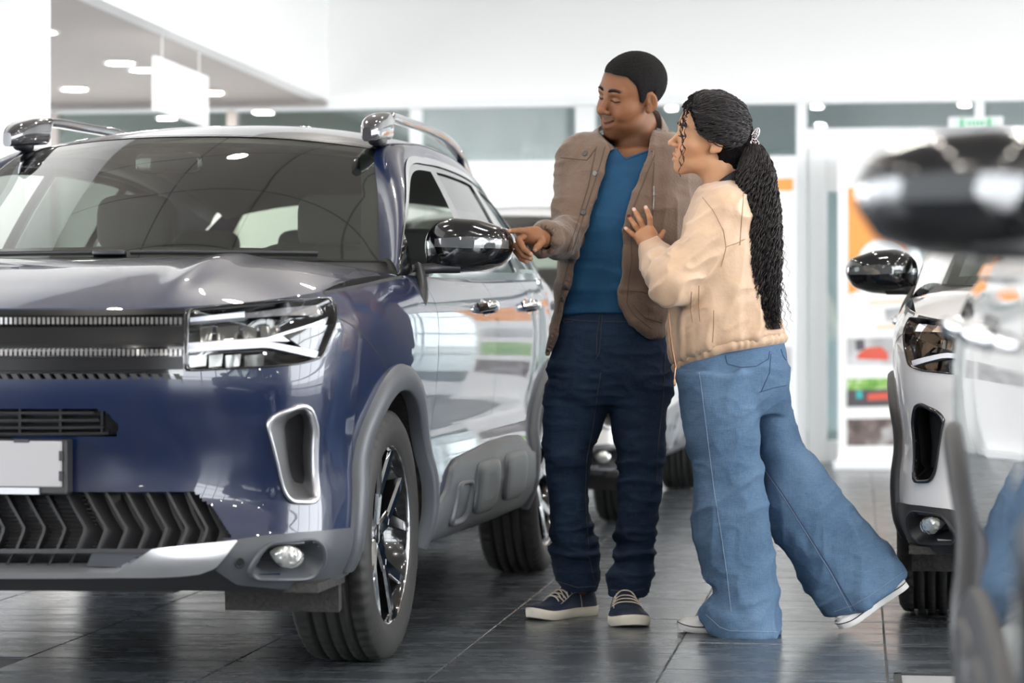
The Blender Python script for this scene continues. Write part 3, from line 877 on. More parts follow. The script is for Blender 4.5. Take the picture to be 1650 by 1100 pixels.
# dark shut line under the hood edge
e = bodyP(tv, _zt(tv) - .004, .0006); e2 = bodyP(tv, _zt(tv) - .012, .0006)
cpart(MB().grid(np.concatenate([np.stack([e, e2], 1)[1:][::-1] * np.array([1, -1, 1]), np.stack([e, e2], 1)])), 'hood_gap', black_plastic)
tsd = np.linspace(t_of_x(.33), t_of_x(1.10), 40)
e = bodyP(tsd, _zt(tsd) - .002, .0012); e2 = bodyP(tsd, _zt(tsd) - .009, .0012)
cpart(MB().grid(np.stack([e, e2], 1)), 'hood_gap', black_plastic, both=True)
# seam between bumper and fender
q = px2tz([(543, 512), (560, 520), (590, 548), (607, 570), (628, 604)], 0, t_of_x(1.0)); q = curvel(q, 30)
cpart(MB().grid(np.stack([bodyP(q[:, 0], q[:, 1], .0012), bodyP(q[:, 0] + .004, q[:, 1] + .003, .0012)], 1)), 'bumper_seam', black_plastic, both=True)

# ---- greenhouse
_k = [0, .15, .3, .45, .6, .75, .88, 1]
belt = herm(_k, [(1.10, .866, 1.083), (1.45, .868, 1.088), (1.85, .868, 1.093), (2.3, .868, 1.099), (2.75, .868, 1.108), (3.2, .867, 1.119), (3.65, .858, 1.132), (4.05, .80, 1.140)])
topl = herm(_k, [(1.12, .862, 1.09), (1.55, .785, 1.325), (2.0, .685, 1.49), (2.4, .652, 1.528), (2.8, .645, 1.535), (3.25, .64, 1.518), (3.7, .63, 1.462), (4.1, .60, 1.385)])
innl = herm(_k, [(1.31, .765, 1.132), (1.64, .682, 1.34), (1.95, .602, 1.512), (2.4, .588, 1.568), (2.8, .582, 1.582), (3.25, .577, 1.566), (3.7, .566, 1.512), (4.12, .55, 1.432)])
def sideP(k, v, off=0):
    k = np.asarray(k, float); v = np.asarray(v, float)
    k, v = np.broadcast_arrays(k, v)
    b = belt(k); t = topl(k); h = (t - b)[..., 2:3]
    P = b + (t - b) * v[..., None]
    n = np.stack([np.zeros_like(h[..., 0]), np.full_like(h[..., 0], .87), np.full_like(h[..., 0], .49)], -1)
    return P + n * (.30 * h * (v * (1 - v))[..., None] * .42 + off)
def spatch(k0, k1, v0, v1, off=0, n=24, m=14, slant=0):
    vv = np.linspace(v0, v1, m)[None]; kk = np.linspace(k0, k1, n)[:, None] + slant * vv
    return sideP(kk, np.repeat(vv, n, 0), off)
def sp(name, *a, mat=gloss_black, **k): return cpart(MB().grid(spatch(*a, **k)), name, mat, both=True)
sp('side_window', .10, .455, .03, .10, -.006, mat=glass_side, m=4)      # front windows are wound down
sp('side_window', .485, .725, .045, .86, -.006, mat=glass_side)
sp('quarter_window', .75, .87, .10, .86, -.006, mat=glass_side, n=14)
sp('door_pillar', .45, .49, .02, .88); sp('door_pillar', .72, .755, .02, .88)
sp('sail_panel', .0, .09, .0, .9, n=10)
sp('rear_pillar', .865, 1.0, .0, .965, mat=blue)
sp('window_surround', .0, .88, .85, .915, mat=gloss_black, n=80, m=3)
cpart(MB().grid(spatch(.0, .87, .905, .965, .004, 90, 5)), 'window_chrome', chrome, both=True)
cpart(MB().grid(spatch(.0, .87, -.01, .05, .004, 90, 5)), 'window_chrome', chrome, both=True)
# cant rail and windscreen pillar
kk = np.linspace(0, 1, 90); A = topl(kk); A = sideP(kk, np.full_like(kk, .955)); B = innl(kk)
ss = np.linspace(0, 1, 10)
RP = A[:, None] * (1 - ss)[None, :, None] + B[:, None] * ss[None, :, None]
RP = RP + np.array([-.02, .30, .95])[None, None] * (.020 * 4 * ss * (1 - ss))[None, :, None]
cpart(MB().grid(RP), 'roof_pillar', blue, both=True)
# windscreen
s = np.linspace(0, 1, 30); E_ = innl(s * .3); v = np.linspace(-1, 1, 61); va = np.abs(v)
xcw = 1.03 + (1.80 - 1.03) * s; zcw = 1.136 + (1.55 - 1.136) * s + .030 * 4 * s * (1 - s)
WS = np.stack([xcw[:, None] + (E_[:, 0] - xcw)[:, None] * va[None] ** 2.2, E_[:, 1][:, None] * v[None], zcw[:, None] + (E_[:, 2] - zcw)[:, None] * va[None] ** 2.4], -1)
cpart(MB().grid(WS), 'windscreen', glass_car)
band = lambda i0, i1, lift: WS[i0:i1] + np.array([-.5, 0, .85]) * lift
cpart(MB().grid(WS[0:3] + np.array([.004, 0, -.004])), 'windscreen_band', black_plastic)
cpart(MB().grid(WS[27:30] + np.array([.004, 0, -.004])), 'windscreen_band', black_plastic)
for sl in (slice(0, 3), slice(58, 61)): cpart(MB().grid(WS[:, sl] + np.array([.005, 0, -.004])), 'windscreen_band', black_plastic)
# cowl and wipers
cw0 = HP[:, -1]; cw0 = np.concatenate([cw0[1:][::-1] * np.array([1, -1, 1]), cw0]); vv = cw0[:, 1] / .876
cw1 = np.stack([1.05 + (1.33 - 1.05) * np.abs(vv) ** 2.2, .78 * vv, 1.128 + 0 * vv], 1)
cpart(MB().grid(np.stack([cw0 - np.array([0, 0, .004]), (cw0 + cw1) / 2 - np.array([0, 0, .016]), cw1], 1)), 'cowl', black_plastic)
def wiper(y0, y1, name):
    v_ = np.linspace(y0, y1, 20); x_ = 1.03 + .28 * np.abs(v_ / .765) ** 2.2 + .02; z_ = 1.152 + 0 * v_
    cpart(MB().tube(np.stack([x_, v_, z_], 1), .006, 6), name, black_plastic)
wiper(-.55, .02, 'wiper'); wiper(.08, .60, 'wiper')
cpart(MB().sell((1.04, .02, 1.150), (.02, .05, .008), .4, .5), 'washer_cover', black_plastic)
# roof skin
s = np.linspace(0, 1, 60); ks = .3 + .7 * s; Er = innl(ks)
xcr = 1.80 + (4.18 - 1.80) * s; zcr = herm([0, .1, .22, .42, .62, .82, 1], [1.55, 1.592, 1.628, 1.648, 1.636, 1.585, 1.50])(s)
RF = np.stack([xcr[:, None] + (Er[:, 0] - xcr)[:, None] * va[None] ** 2.2, Er[:, 1][:, None] * v[None], zcr[:, None] + (Er[:, 2] - zcr)[:, None] * va[None] ** 2.4], -1)
cpart(MB().grid(RF), 'roof', blue)
cpart(MB().grid(RF - np.array([0, 0, .035])), 'headliner', liner_mat)
e = RF[0]; cpart(MB().grid(np.stack([e + np.array([-.006, 0, .0015]), e + np.array([.006, 0, .0045])])), 'roof_gap', black_plastic)
# tail glass
a = RF[-1]; tb_ = np.linspace(-1, 1, 61); b_ = np.stack([4.40 - .36 * np.abs(tb_) ** 2.6, .80 * tb_, 1.12 + .02 * np.abs(tb_)], 1)
ss = np.linspace(0, 1, 16)[:, None, None]
TG = a[None] * (1 - ss) + b_[None] * ss + np.array([.06, 0, .03]) * 4 * ss * (1 - ss)
cpart(MB().grid(TG[:, 5:-5]), 'tail_window', glass_car)
cpart(MB().grid(TG[:, :6]), 'tail_pillar', blue); cpart(MB().grid(TG[:, -6:]), 'tail_pillar', blue)
# floor pan and dark inner body so that one cannot look through gaps
cpart(MB().box((.55, -.68, .24), (4.3, .68, .30)), 'floor_pan', mud, smooth=False)
ts = np.linspace(t_of_x(.47), t_of_x(4.0), 80)
IN = np.stack([bodyP(ts, np.maximum(np.full(80, .5), zbot(ts) + .02), -.05), bodyP(ts, np.full(80, .9), -.05), bodyP(ts, _zt(ts) - .02, -.03)], 1)
cpart(MB().grid(IN), 'inner_panel', dash_mat, both=True)
cpart(MB().box((.62, -.60, .55), (.66, .60, .95)), 'bulkhead', dash_mat, smooth=False)
# wheel housings
for xc_ in AXC:
    th = np.linspace(-.15, math.pi + .15, 28)
    P = np.stack([[(xc_ - AR * math.cos(a), y, AZ + AR * math.sin(a)) for a in th] for y in (.53, .70, .80, .885)])
    mb = MB().grid(P); mb.fan(P[0]); cpart(mb, 'wheel_housing', mud, both=True)

# ---- grey cladding: wheel arches, sills, door pads
def arch(xc, name, e0, e1):
    th = np.linspace(e0, e1, 60)
    prof = [(.404, -.02), (.404, .014), (.410, .022), (.440, .026), (.464, .022), (.474, .012), (.478, -.003)]
    rows = []
    for r, off in prof:
        x = xc - r * np.cos(th); z = np.minimum(AZ + r * np.sin(th), 1.0)
        t = np.array([t_of_x(x_) for x_ in x]); rows.append(bodyP(t, z, off))
    cpart(MB().grid(np.stack(rows)), name, grey_plastic, both=True)
arch(AXC[0], 'arch_cladding', -.12, math.pi + .16); arch(AXC[1], 'arch_cladding', -.16, math.pi + .2)
LIM = t_of_x(4.0)
xs_ = np.linspace(1.335, 3.17, 90); tt = np.array([t_of_x(x) for x in xs_])
ztop = np.interp(xs_, [1.33, 1.44, 1.52, 1.60, 1.72, 2.35, 2.7, 2.85, 2.95, 3.06, 3.2], [.40, .41, .44, .50, .525, .555, .56, .555, .53, .49, .48])
zlow = np.full(90, .285)
rows = []
for f_, off in ((1.0, -.002), (1.0, .010), (.97, .014), (.8, .016), (.55, .018), (.3, .016), (.12, .010), (0, .004), (-.12, -.03)):
    rows.append(bodyP(tt, zlow + (ztop - zlow) * f_, off))
cpart(MB().grid(np.stack(rows)), 'sill_cladding', grey_plastic, both=True)
def pad(x0, x1, z0, z1, lean, nm, hollow):
    th = np.arange(48) / 48 * 2 * np.pi; sp_ = lambda c, e: np.sign(c) * np.abs(c) ** e
    for mi in (False, True):
        rows = []
        for sc, off in ((1.0, .016), (.97, .026), (.86, .028), (.80, .024 if hollow else .030), (.74, .006 if hollow else .031), (.5, .004 if hollow else .031)):
            x = (x0 + x1) / 2 + (x1 - x0) / 2 * sp_(np.cos(th), .45) * sc; z = (z0 + z1) / 2 + (z1 - z0) / 2 * sp_(np.sin(th), .45) * sc
            x = x + lean * (z - z0); t = np.array([t_of_x(q) for q in x]); rows.append(bodyP(t, z, off))
        mb = MB().grid(np.stack(rows), wv=True); mb.fan(rows[-1]); mb.build(nm, grey_plastic, HERO, car=True, mirror=mi)
pad(1.58, 1.84, .325, .455, .5, 'door_pad', True); pad(1.93, 2.32, .335, .50, .3, 'door_pad', False); pad(2.44, 2.86, .345, .505, .2, 'door_pad', False)
# door handles: chrome grips
for x in (2.18, 3.02):
    for mi in (False, True):
        z = 1.0 if x < 2.5 else 1.016
        pts = []
        for f_ in np.linspace(0, 1, 14):
            t = t_of_x(x - .10 + .20 * f_); off = -.004 + .040 * math.sin(math.pi * f_) ** .5
            pts.append(bodyP(np.array(t), np.array(z), off))
        h_ = MB().tube(pts, .013, 10, flat=1.4).build('door_handle', chrome, HERO, car=True, mirror=mi)
        th = np.arange(24) / 24 * 2 * np.pi
        r_ = [bodyP(np.array([t_of_x(x + .07 * c) for c in np.cos(th)]), z + .030 * np.sin(th), .0012)]
        MB().fan(r_[0]).build('handle_cup', gloss_black, h_, car=True, mirror=mi)

# ---- roof rails
def rail(mi):
    xs_ = np.r_[np.linspace(1.82, 2.16, 22), np.linspace(2.2, 3.45, 30), np.linspace(3.5, 3.78, 14)]
    base = herm([1.8, 2.0, 2.4, 2.8, 3.25, 3.78], [1.545, 1.562, 1.600, 1.614, 1.60, 1.532])(xs_)
    topz = herm([1.8, 1.86, 1.98, 2.12, 2.5, 2.9, 3.3, 3.6, 3.78], [1.560, 1.596, 1.630, 1.646, 1.660, 1.664, 1.642, 1.595, 1.540])(xs_)
    low = np.where(xs_ < 2.12, base - .02, np.where(xs_ > 3.5, base - .02, topz - .032))
    ym = herm([1.8, 2.4, 3.2, 3.8], [.604, .588, .578, .560])(xs_)
    w = herm([1.8, 1.85, 1.95, 2.1, 2.3, 3.3, 3.78], [.006, .026, .036, .032, .021, .021, .008])(xs_)
    th = np.arange(20) / 20 * 2 * np.pi; sp_ = lambda c, e: np.sign(c) * np.abs(c) ** e
    P = np.stack([np.repeat(xs_[:, None], 20, 1), ym[:, None] + w[:, None] * sp_(np.cos(th), .6)[None], ((low + topz) / 2)[:, None] + ((topz - low) / 2)[:, None] * sp_(np.sin(th), .6)[None]], -1)
    mb = MB().grid(P, wv=True); mb.fan(P[0]); mb.fan(P[-1])
    r_ = mb.build('roof_rail', chrome if False else pbr('dark rail lacquer', (.05, .05, .055), .1, .3, coat=1) if 'dark rail lacquer' not in MATS else MATS['dark rail lacquer'], HERO, car=True, mirror=mi)
    MB().sell((1.965, .604, 1.548), (.055, .026, .026), .6, .6).build('rail_foot', black_plastic, r_, car=True, mirror=mi)
rail(False); rail(True)

# ---- wing mirrors
def mirror_(mi):
    H = dict(car=True, mirror=mi)
    out = [(684, 392), (688, 375), (703, 358), (727, 350), (770, 353), (815, 368), (823, 384), (823, 402), (808, 425), (775, 436), (730, 440), (700, 440), (686, 428)]
    q = np.array([at_x(x, y, 1.55) for x, y in out])[:, 1:]
    L = smooth_loop(ploop(q, 64), 1); c = L.mean(0) + np.array([0, .004])
    rows = []
    for sc, x in ((.05, 1.470), (.30, 1.472), (.55, 1.477), (.75, 1.487), (.90, 1.508), (.98, 1.542), (1.0, 1.58), (.99, 1.63), (.95, 1.655), (.90, 1.658)):
        p = c + (L - c) * sc; rows.append(np.c_[x + .06 * (p[:, 0] - .86), p])
    P = np.stack(rows)
    root = MB().grid(P, wv=True).build('wing_mirror', gloss_black, HERO, **H)
    MB().fan(rows[-1] + np.array([-.006, 0, 0])).build('mirror_glass', chrome, root, **H)
    # clear indicator strip wrapped over the shell
    zl = lambda y, f: np.interp(y, [.87, 1.0, 1.12], [1.178 + .022 * f, 1.172 + .036 * f, 1.172 + .026 * f])
    ys = np.linspace(.895, 1.112, 30); rws = []
    def shell_x(y, z):
        d = (np.array([y, z]) - c); r = np.linalg.norm(d); ang = np.arctan2(L[:, 1] - c[1], L[:, 0] - c[0]); a = math.atan2(d[1], d[0])
        j = np.argmin(np.abs((ang - a + np.pi) % (2 * np.pi) - np.pi)); sc = r / np.linalg.norm(L[j] - c)
        return np.interp(sc, [.05, .30, .55, .75, .90, .98, 1.0], [1.470, 1.472, 1.477, 1.487, 1.508, 1.542, 1.58]) + .06 * (y - .86)
    for f_ in np.linspace(0, 1, 5):
        rws.append([(shell_x(y, zl(y, f_)) - .003, y, zl(y, f_)) for y in ys])
    MB().grid(np.array(rws)).build('indicator_strip', pbr('indicator clear', (.10, .105, .11), .05, .2, coat=1) if 'indicator clear' not in MATS else MATS['indicator clear'], root, **H)
    # arm and foot
    arm = [at_x(740, 431, 1.53), at_x(700, 432, 1.50), at_x(672, 434, 1.44), at_x(652, 436, 1.36)]
    MB().tube(curvel(arm, 14), np.linspace(.028, .024, 14), 10, flat=.62).build('mirror_arm', black_plastic, root, **H)
    f0 = [(1.20, .862, 1.10), (1.38, .868, 1.085), (1.34, .900, 1.0), (1.22, .912, .955)]
    MB().tube(curvel([(1.42, .86, 1.10), (1.35, .885, 1.055), (1.26, .905, 1.0), (1.2, .917, .94)], 16), np.r_[np.linspace(.035, .035, 8), np.linspace(.033, .008, 8)], 10, flat=.5, up=(0, 1, 0)).build('mirror_foot', black_plastic, root, **H)
mirror_(False); mirror_(True)

# ---- wheels
def make_wheel(parent, x, y, sgn, steer=0):
    th = np.arange(180) / 180 * 2 * np.pi
    def lathe(prof, name, mat, par, n=180, mod=None):
        t = np.arange(n) / n * 2 * np.pi; P = []
        for i, (a, r) in enumerate(prof):
            rr = np.full(n, r)
            if mod is not None and mod[i]: rr = rr - mod[i] * ((np.arange(n) % 4) == 0)
            P.append(np.stack([np.full(n, a) * sgn, rr * np.cos(t), rr * np.sin(t)], 1))
        return MB().grid(np.stack(P), wv=True).build(name, mat, par)
    g_ = .340
    prof = [(-.098, .245), (-.108, .262), (-.117, .295), (-.112, .325), (-.100, .343), (-.094, .347), (-.070, .351), (-.060, .3515), (-.058, g_), (-.048, g_), (-.046, .352), (-.022, .352), (-.020, g_), (-.010, g_), (-.008, .352),
            (.014, .352), (.016, g_), (.026, g_), (.028, .352), (.050, .3518), (.052, g_), (.062, g_), (.064, .351), (.094, .347), (.100, .343), (.112, .325), (.117, .295), (.113, .272), (.108, .262), (.106, .252), (.098, .245)]
    mod = [0] * len(prof)
    for i, (a, r) in enumerate(prof):
        if r > .3425: mod[i] = .006 if abs(a) > .058 else 0.0022
    w = lathe([(.090, .250), (.098, .256), (.104, .253), (.100, .246), (.086, .238), (.030, .225), (-.02, .215), (-.09, .222), (-.10, .25)], 'wheel', gloss_black, parent, 96)
    w.location = (y, x, AZ); w.rotation_euler = (0, 0, steer)
    lathe([(.088, .2475), (.098, .256), (.104, .253), (.101, .246), (.092, .243)], 'rim_lip', chrome, w, 96)
    lathe(prof, 'tyre', rubber, w, 224, mod)
    lathe([(.0, .03), (.0, .17), (-.012, .18), (-.03, .175)], 'brake_disc', pbr('brake steel', (.30, .29, .28), .35, .9) if 'brake steel' not in MATS else MATS['brake steel'], w, 64)
    lathe([(-.02, .0), (-.025, .21)], 'dark_barrel', gloss_black, w, 48)
    lathe([(.068, .001), (.069, .022), (.064, .030), (.05, .034)], 'hub_cap', gloss_black, w, 40)
    for k in range(5):
        mb = MB(); a0 = math.pi / 2 + k * 2 * math.pi / 5
        def prism(p, q, wp, wq, xp, xq, mi_front=0):
            p = np.array(p); q = np.array(q); d = q - p; d /= np.linalg.norm(d); nn = np.array([-d[1], d[0]])
            f = []
            for (c_, w_, x_) in ((p, wp, xp), (q, wq, xq)):
                for dep, ww in ((0, .80), (-.008, 1.0), (-.045, .9)):
                    f.append([(x_ + dep, *(c_ - nn * w_ * ww)), (x_ + dep, *(c_ + nn * w_ * ww))])
            f = np.array(f)  # 6 x 2 x 3
            A = f[:3]; B = f[3:]
            ring = lambda Z: np.array([Z[2, 0], Z[1, 0], Z[0, 0], Z[0, 1], Z[1, 1], Z[2, 1]])
            ra, rb = ring(A), ring(B)
            for i in range(6):
                j = (i + 1) % 6
                mb.raw([ra[i], ra[j], rb[j], rb[i]], [[0, 1, 2, 3]], 0 if i in (1, 2, 3) else 1)
            mb.raw(rb, [[0, 1, 4, 5], [1, 2, 3, 4]], 0); mb.raw(ra, [[0, 1, 4, 5], [1, 2, 3, 4]], 0)
        P2 = lambda r, a: (r * math.cos(a), r * math.sin(a))
        prism(P2(.028, a0), P2(.125, a0), .020, .026, .066, .074)
        prism(P2(.112, a0), P2(.244, a0 + .30), .020, .015, .074, .092)
        prism(P2(.112, a0), P2(.244, a0 - .30), .020, .015, .074, .092)
        prism(P2(.168, a0 + .17), P2(.168, a0 - .17), .009, .009, .070, .070)
        V = np.vstack(mb.V); V[:, 0] *= sgn; mb.V = [V]
        mb.build('spoke', [chrome, gloss_black], w, smooth=False)
    return w
for xx_ in AXC:
    make_wheel(HERO, xx_, .79, 1); make_wheel(HERO, xx_, -.79, -1)

# ---- cabin seen through the glass
cpart(MB().sell((1.42, 0, .98), (.32, .70, .10), .5, .3), 'dashboard', dash_mat)
for y in (-.36, .36):
    s_ = cpart(MB().sell((2.32, y, .86), (.10, .24, .36), .5, .5), 'front_seat', seat_mat)
    cpart(MB().sell((2.40, y, 1.30), (.055, .135, .10), .5, .5), 'headrest', seat_mat, s_)
    for dy in (-.05, .05): cpart(MB().tube([(2.36, y + dy, 1.16), (2.39, y + dy, 1.25)], .007), 'headrest_post', chrome, s_)
    cpart(MB().sell((2.08, y, .60), (.28, .25, .10), .5, .4), 'cushion', seat_mat, s_)
rs = cpart(MB().sell((3.35, 0, .88), (.10, .66, .34), .5, .25), 'rear_seat', seat_mat)
for y in (-.42, 0, .42): cpart(MB().sell((3.42, y, 1.24), (.05, .13, .08), .5, .5), 'headrest', seat_mat, rs)
th = np.arange(41) / 40 * 2 * np.pi
sw = cpart(MB().tube(np.stack([1.72 + .07 * np.sin(th), .36 + .185 * np.cos(th), 1.02 + .17 * np.sin(th)], 1), .016, 8, cap=False), 'steering_wheel', dash_mat)
cpart(MB().sell((1.71, .36, 1.01), (.03, .07, .06), .5, .5), 'wheel_hub', dash_mat, sw)
for e in ((.18, 0), (-.18, 0), (0, -.16)): cpart(MB().tube([(1.71, .36, 1.01), (1.72 + .07 * e[1] / .17, .36 + e[0], 1.02 + e[1])], .012, 6), 'wheel_spoke', dash_mat, sw)
cpart(MB().sell((1.66, .0, 1.455), (.015, .11, .035), .5, .5), 'inner_mirror', gloss_black)

# ------------------------------------------------------------------ the other cars: same make, other paint
def copy_car(name, loc, rz, sc, matmap, label, group=None):
    r = copy_tree(HERO); r.name = name; r.location = loc; r.rotation_euler = (0, 0, rz); r.scale = (sc, sc, sc)
    tag(r, label, 'car', group)
    def relink(o):
        for ch in o.children:
            for i, m in enumerate(ch.data.materials if ch.type == 'MESH' else []):
                if m and m.name in matmap:
                    ch.material_slots[i].link = 'OBJECT'; ch.material_slots[i].material = matmap[m.name]
            relink(ch)
    relink(r)
    return r
white_paint = paint('pearl white paint', (.74, .73, .73), .0, .3)
dark_paint = paint('anthracite paint', (.012, .013, .016), .3, .3)
_pw = np.array([(1449 - CX) / FPX * 8.18, 8.18]) - .9 * .96 * CR + .905 * .96 * CL
whitecar = copy_car('white_suv', (_pw[0], _pw[1], 0), -CA, .96, {'navy paint': white_paint, 'satin silver trim': gloss_black, 'grey plastic cladding': black_plastic}, 'pearl white SUV with black bumper and mirror at the right behind the woman')
_r8 = math.radians(8.0)
r8 = np.array([math.sin(_r8), math.cos(_r8)]); l8 = np.array([math.cos(_r8), -math.sin(_r8)])
fs = .90
pf = np.array([(1377 - CX) / FPX * 2.86, 2.86]) - 1.55 * fs * r8 + 1.117 * fs * l8
darkcar = copy_car('dark_car', (pf[0], pf[1], 0), -_r8, fs, {'navy paint': dark_paint, 'grey plastic cladding': black_plastic}, 'blurred dark anthracite car whose black wing mirror fills the near foreground')
backcar = copy_car('white_hatchback', (-.39, 11.46, 0), -CA, 1.0, {'navy paint': white_paint, 'grey plastic cladding': grey_plastic}, 'white car with roof antenna parked behind the man')
an = MB().tube([(3.0, .1, 1.64), (3.02, .1, 1.66)], .02, 10); an.tube([(3.02, .1, 1.655), (3.10, .14, 1.90)], np.array([.008, .004]), 8)
an.build('antenna', black_plastic, backcar, car=True)

# small metal-framed plate let into the floor beside the dark car
hx = ruv((((1440 - CX) / (1088 - HOR)) * CAMH, FPX * CAMH / (1088 - HOR)))
fh = empty('floor_plate', (0, 0, 0), -RA)
u0, v1 = hx[0], hx[1]; u1, v0 = u0 + .55, v1 - .45
for lo_, hi_ in (((u0, v1 - .02, .0), (u1, v1, .008)), ((u0, v0, .0), (u1, v0 + .02, .008)), ((u0, v0, .0), (u0 + .02, v1, .008)), ((u1 - .02, v0, .0), (u1, v1, .008))):
    MB().box(lo_, hi_).build('rim', black_plastic, fh, smooth=False)
MB().box((u0 + .02, v0 + .02, .0), (u1 - .02, v1 - .02, .004)).build('plate', pbr('brushed floor metal', (.62, .63, .64), .35, .6), fh, smooth=False)
tag(fh, 'flat metal plate with black rim let into the tiles beside the dark car', 'floor plate')

# ------------------------------------------------------------------ volumes: smooth bodies and cloth meshed with surface nets
class Vol:
    def __init__(s, lo, hi, h):
        s.lo = np.array(lo, float); s.h = h
        n = np.ceil((np.array(hi) - s.lo) / h).astype(int) + 1
        s.ax = [s.lo[i] + h * np.arange(n[i]) for i in range(3)]
        s.D = np.full(n, 1.0, np.float32)
    def _sl(s, lo, hi):
        sl = []
        for i in range(3):
            a = max(int((lo[i] - s.lo[i]) / s.h) - 1, 0); b = min(int((hi[i] - s.lo[i]) / s.h) + 3, len(s.ax[i]))
            if b - a < 1: return None
            sl.append(slice(a, b))
        return tuple(sl)
    def _ev(s, prim, m):
        f, lo, hi = prim
        sl = s._sl(np.array(lo) - m, np.array(hi) + m)
        if sl is None: return None, None
        X, Y, Z = np.meshgrid(*[s.ax[i][sl[i]] for i in range(3)], indexing='ij', sparse=True)
        return sl, f(X, Y, Z).astype(np.float32)
    def add(s, prim, k=.01, m=None):
        sl, d = s._ev(prim, (k * 1.5 + 3 * s.h) if m is None else m)
        if sl is None: return s
        a = s.D[sl]
        if k > 0:
            h = np.clip(.5 + .5 * (a - d) / k, 0, 1); s.D[sl] = a * (1 - h) + d * h - k * h * (1 - h)
        else: s.D[sl] = np.minimum(a, d)
        return s
    def cut(s, prim, k=.005, m=None):
        sl, d = s._ev(prim, (k * 1.5 + 3 * s.h) if m is None else m)
        if sl is None: return s
        a = s.D[sl]; d = -d
        if k > 0:
            h = np.clip(.5 - .5 * (a - d) / k, 0, 1); s.D[sl] = a * (1 - h) + d * h + k * h * (1 - h)
        else: s.D[sl] = np.maximum(a, d)
        return s
    def mesh(s, smooth=1):
        D = s.D; S = D < 0
        n = np.array(D.shape)
        c = np.zeros(n - 1, np.int8); cor = [(i, j, k) for i in (0, 1) for j in (0, 1) for k in (0, 1)]
        for i, j, k in cor: c += S[i:n[0] - 1 + i, j:n[1] - 1 + j, k:n[2] - 1 + k]
        act = (c > 0) & (c < 8)
        I = np.argwhere(act); idx = np.full(n - 1, -1, np.int32); idx[act] = np.arange(len(I))
        val = {q: D[I[:, 0] + q[0], I[:, 1] + q[1], I[:, 2] + q[2]] for q in cor}
        acc = np.zeros((len(I), 3)); cnt = np.zeros(len(I))
        for a in cor:
            for ax in range(3):
                if a[ax] == 0:
                    b = tuple(a[i] + (i == ax) for i in range(3)); va, vb = val[a], val[b]
                    m = (va < 0) != (vb < 0); t = va[m] / (va[m] - vb[m])
                    p = np.tile(np.array(a, float), (m.sum(), 1)); p[:, ax] += t
                    acc[m] += p; cnt[m] += 1
        V = s.lo + (I + acc / cnt[:, None]) * s.h
        F = []
        for ax in range(3):
            b, cc = [(1, 2), (2, 0), (0, 1)][ax]
            sl0 = [slice(None)] * 3; sl1 = [slice(None)] * 3; sl0[ax] = slice(0, -1); sl1[ax] = slice(1, None)
            A = S[tuple(sl0)]; B = S[tuple(sl1)]
            E = np.argwhere(A != B); E = E[(E[:, b] > 0) & (E[:, cc] > 0) & (E[:, b] < n[b] - 1) & (E[:, cc] < n[cc] - 1)]
            fl = A[E[:, 0], E[:, 1], E[:, 2]]
            q = []
            for db, dc in ((-1, -1), (0, -1), (0, 0), (-1, 0)):
                e = E.copy(); e[:, b] += db; e[:, cc] += dc; q.append(idx[e[:, 0], e[:, 1], e[:, 2]])
            Q = np.stack(q, 1); Q[~fl] = Q[~fl][:, ::-1]; F.append(Q)
        F = np.concatenate(F)
        F = F[(F >= 0).all(1)]
        for _ in range(smooth): V = lap(V, F)
        return V, F

def lap(V, F, w=.5):
    A = np.zeros_like(V); C = np.zeros(len(V))
    for i in range(4):
        for j in (1, 3):
            a, b = F[:, i], F[:, (i + j) % 4]
            for k in range(3): A[:, k] += np.bincount(a, V[b, k], len(V))
            C += np.bincount(a, minlength=len(V))
    return V * (1 - w) + w * A / np.maximum(C, 1)[:, None]
def vnormals(V, F):
    n = np.cross(V[F[:, 2]] - V[F[:, 0]], V[F[:, 3]] - V[F[:, 1]])
    N = np.stack([sum(np.bincount(F[:, i], n[:, k], len(V)) for i in range(4)) for k in range(3)], 1)
    return N / (np.linalg.norm(N, axis=1)[:, None] + 1e-12)
def vnoise(P, seed=0):
    i = np.floor(P).astype(np.int64); f = P - i; f = f * f * (3 - 2 * f); r = 0
    for dx in (0, 1):
        for dy in (0, 1):
            for dz in (0, 1):
                h = ((i[:, 0] + dx) * 374761393 + (i[:, 1] + dy) * 668265263 + (i[:, 2] + dz) * 2147483647 + seed * 1274126177) & 0xffffffff
                h = ((h ^ (h >> 13)) * 1274126177) & 0xffffffff; h = ((h ^ (h >> 16)) & 0xffff) / 65535.0
                r = r + h * (f[:, 0] if dx else 1 - f[:, 0]) * (f[:, 1] if dy else 1 - f[:, 1]) * (f[:, 2] if dz else 1 - f[:, 2])
    return r
def folds(V, F, amp, scale, seed=0, rot=None, ridged=True):
    """push vertices along their normals by stretched noise: cloth folds"""
    P = V if rot is None else V @ rot
    n = vnoise(P * np.array(scale), seed) * .65 + vnoise(P * np.array(scale) * 2.1 + 7.3, seed + 1) * .35
    if ridged:
        n = 1 - np.abs(2 * n - 1) * 2.2; n = np.clip(n, -1, 1); n = np.sign(n) * np.abs(n) ** 1.4
    else: n = 2 * n - 1
    return V + vnormals(V, F) * (np.asarray(amp) * n)[:, None]

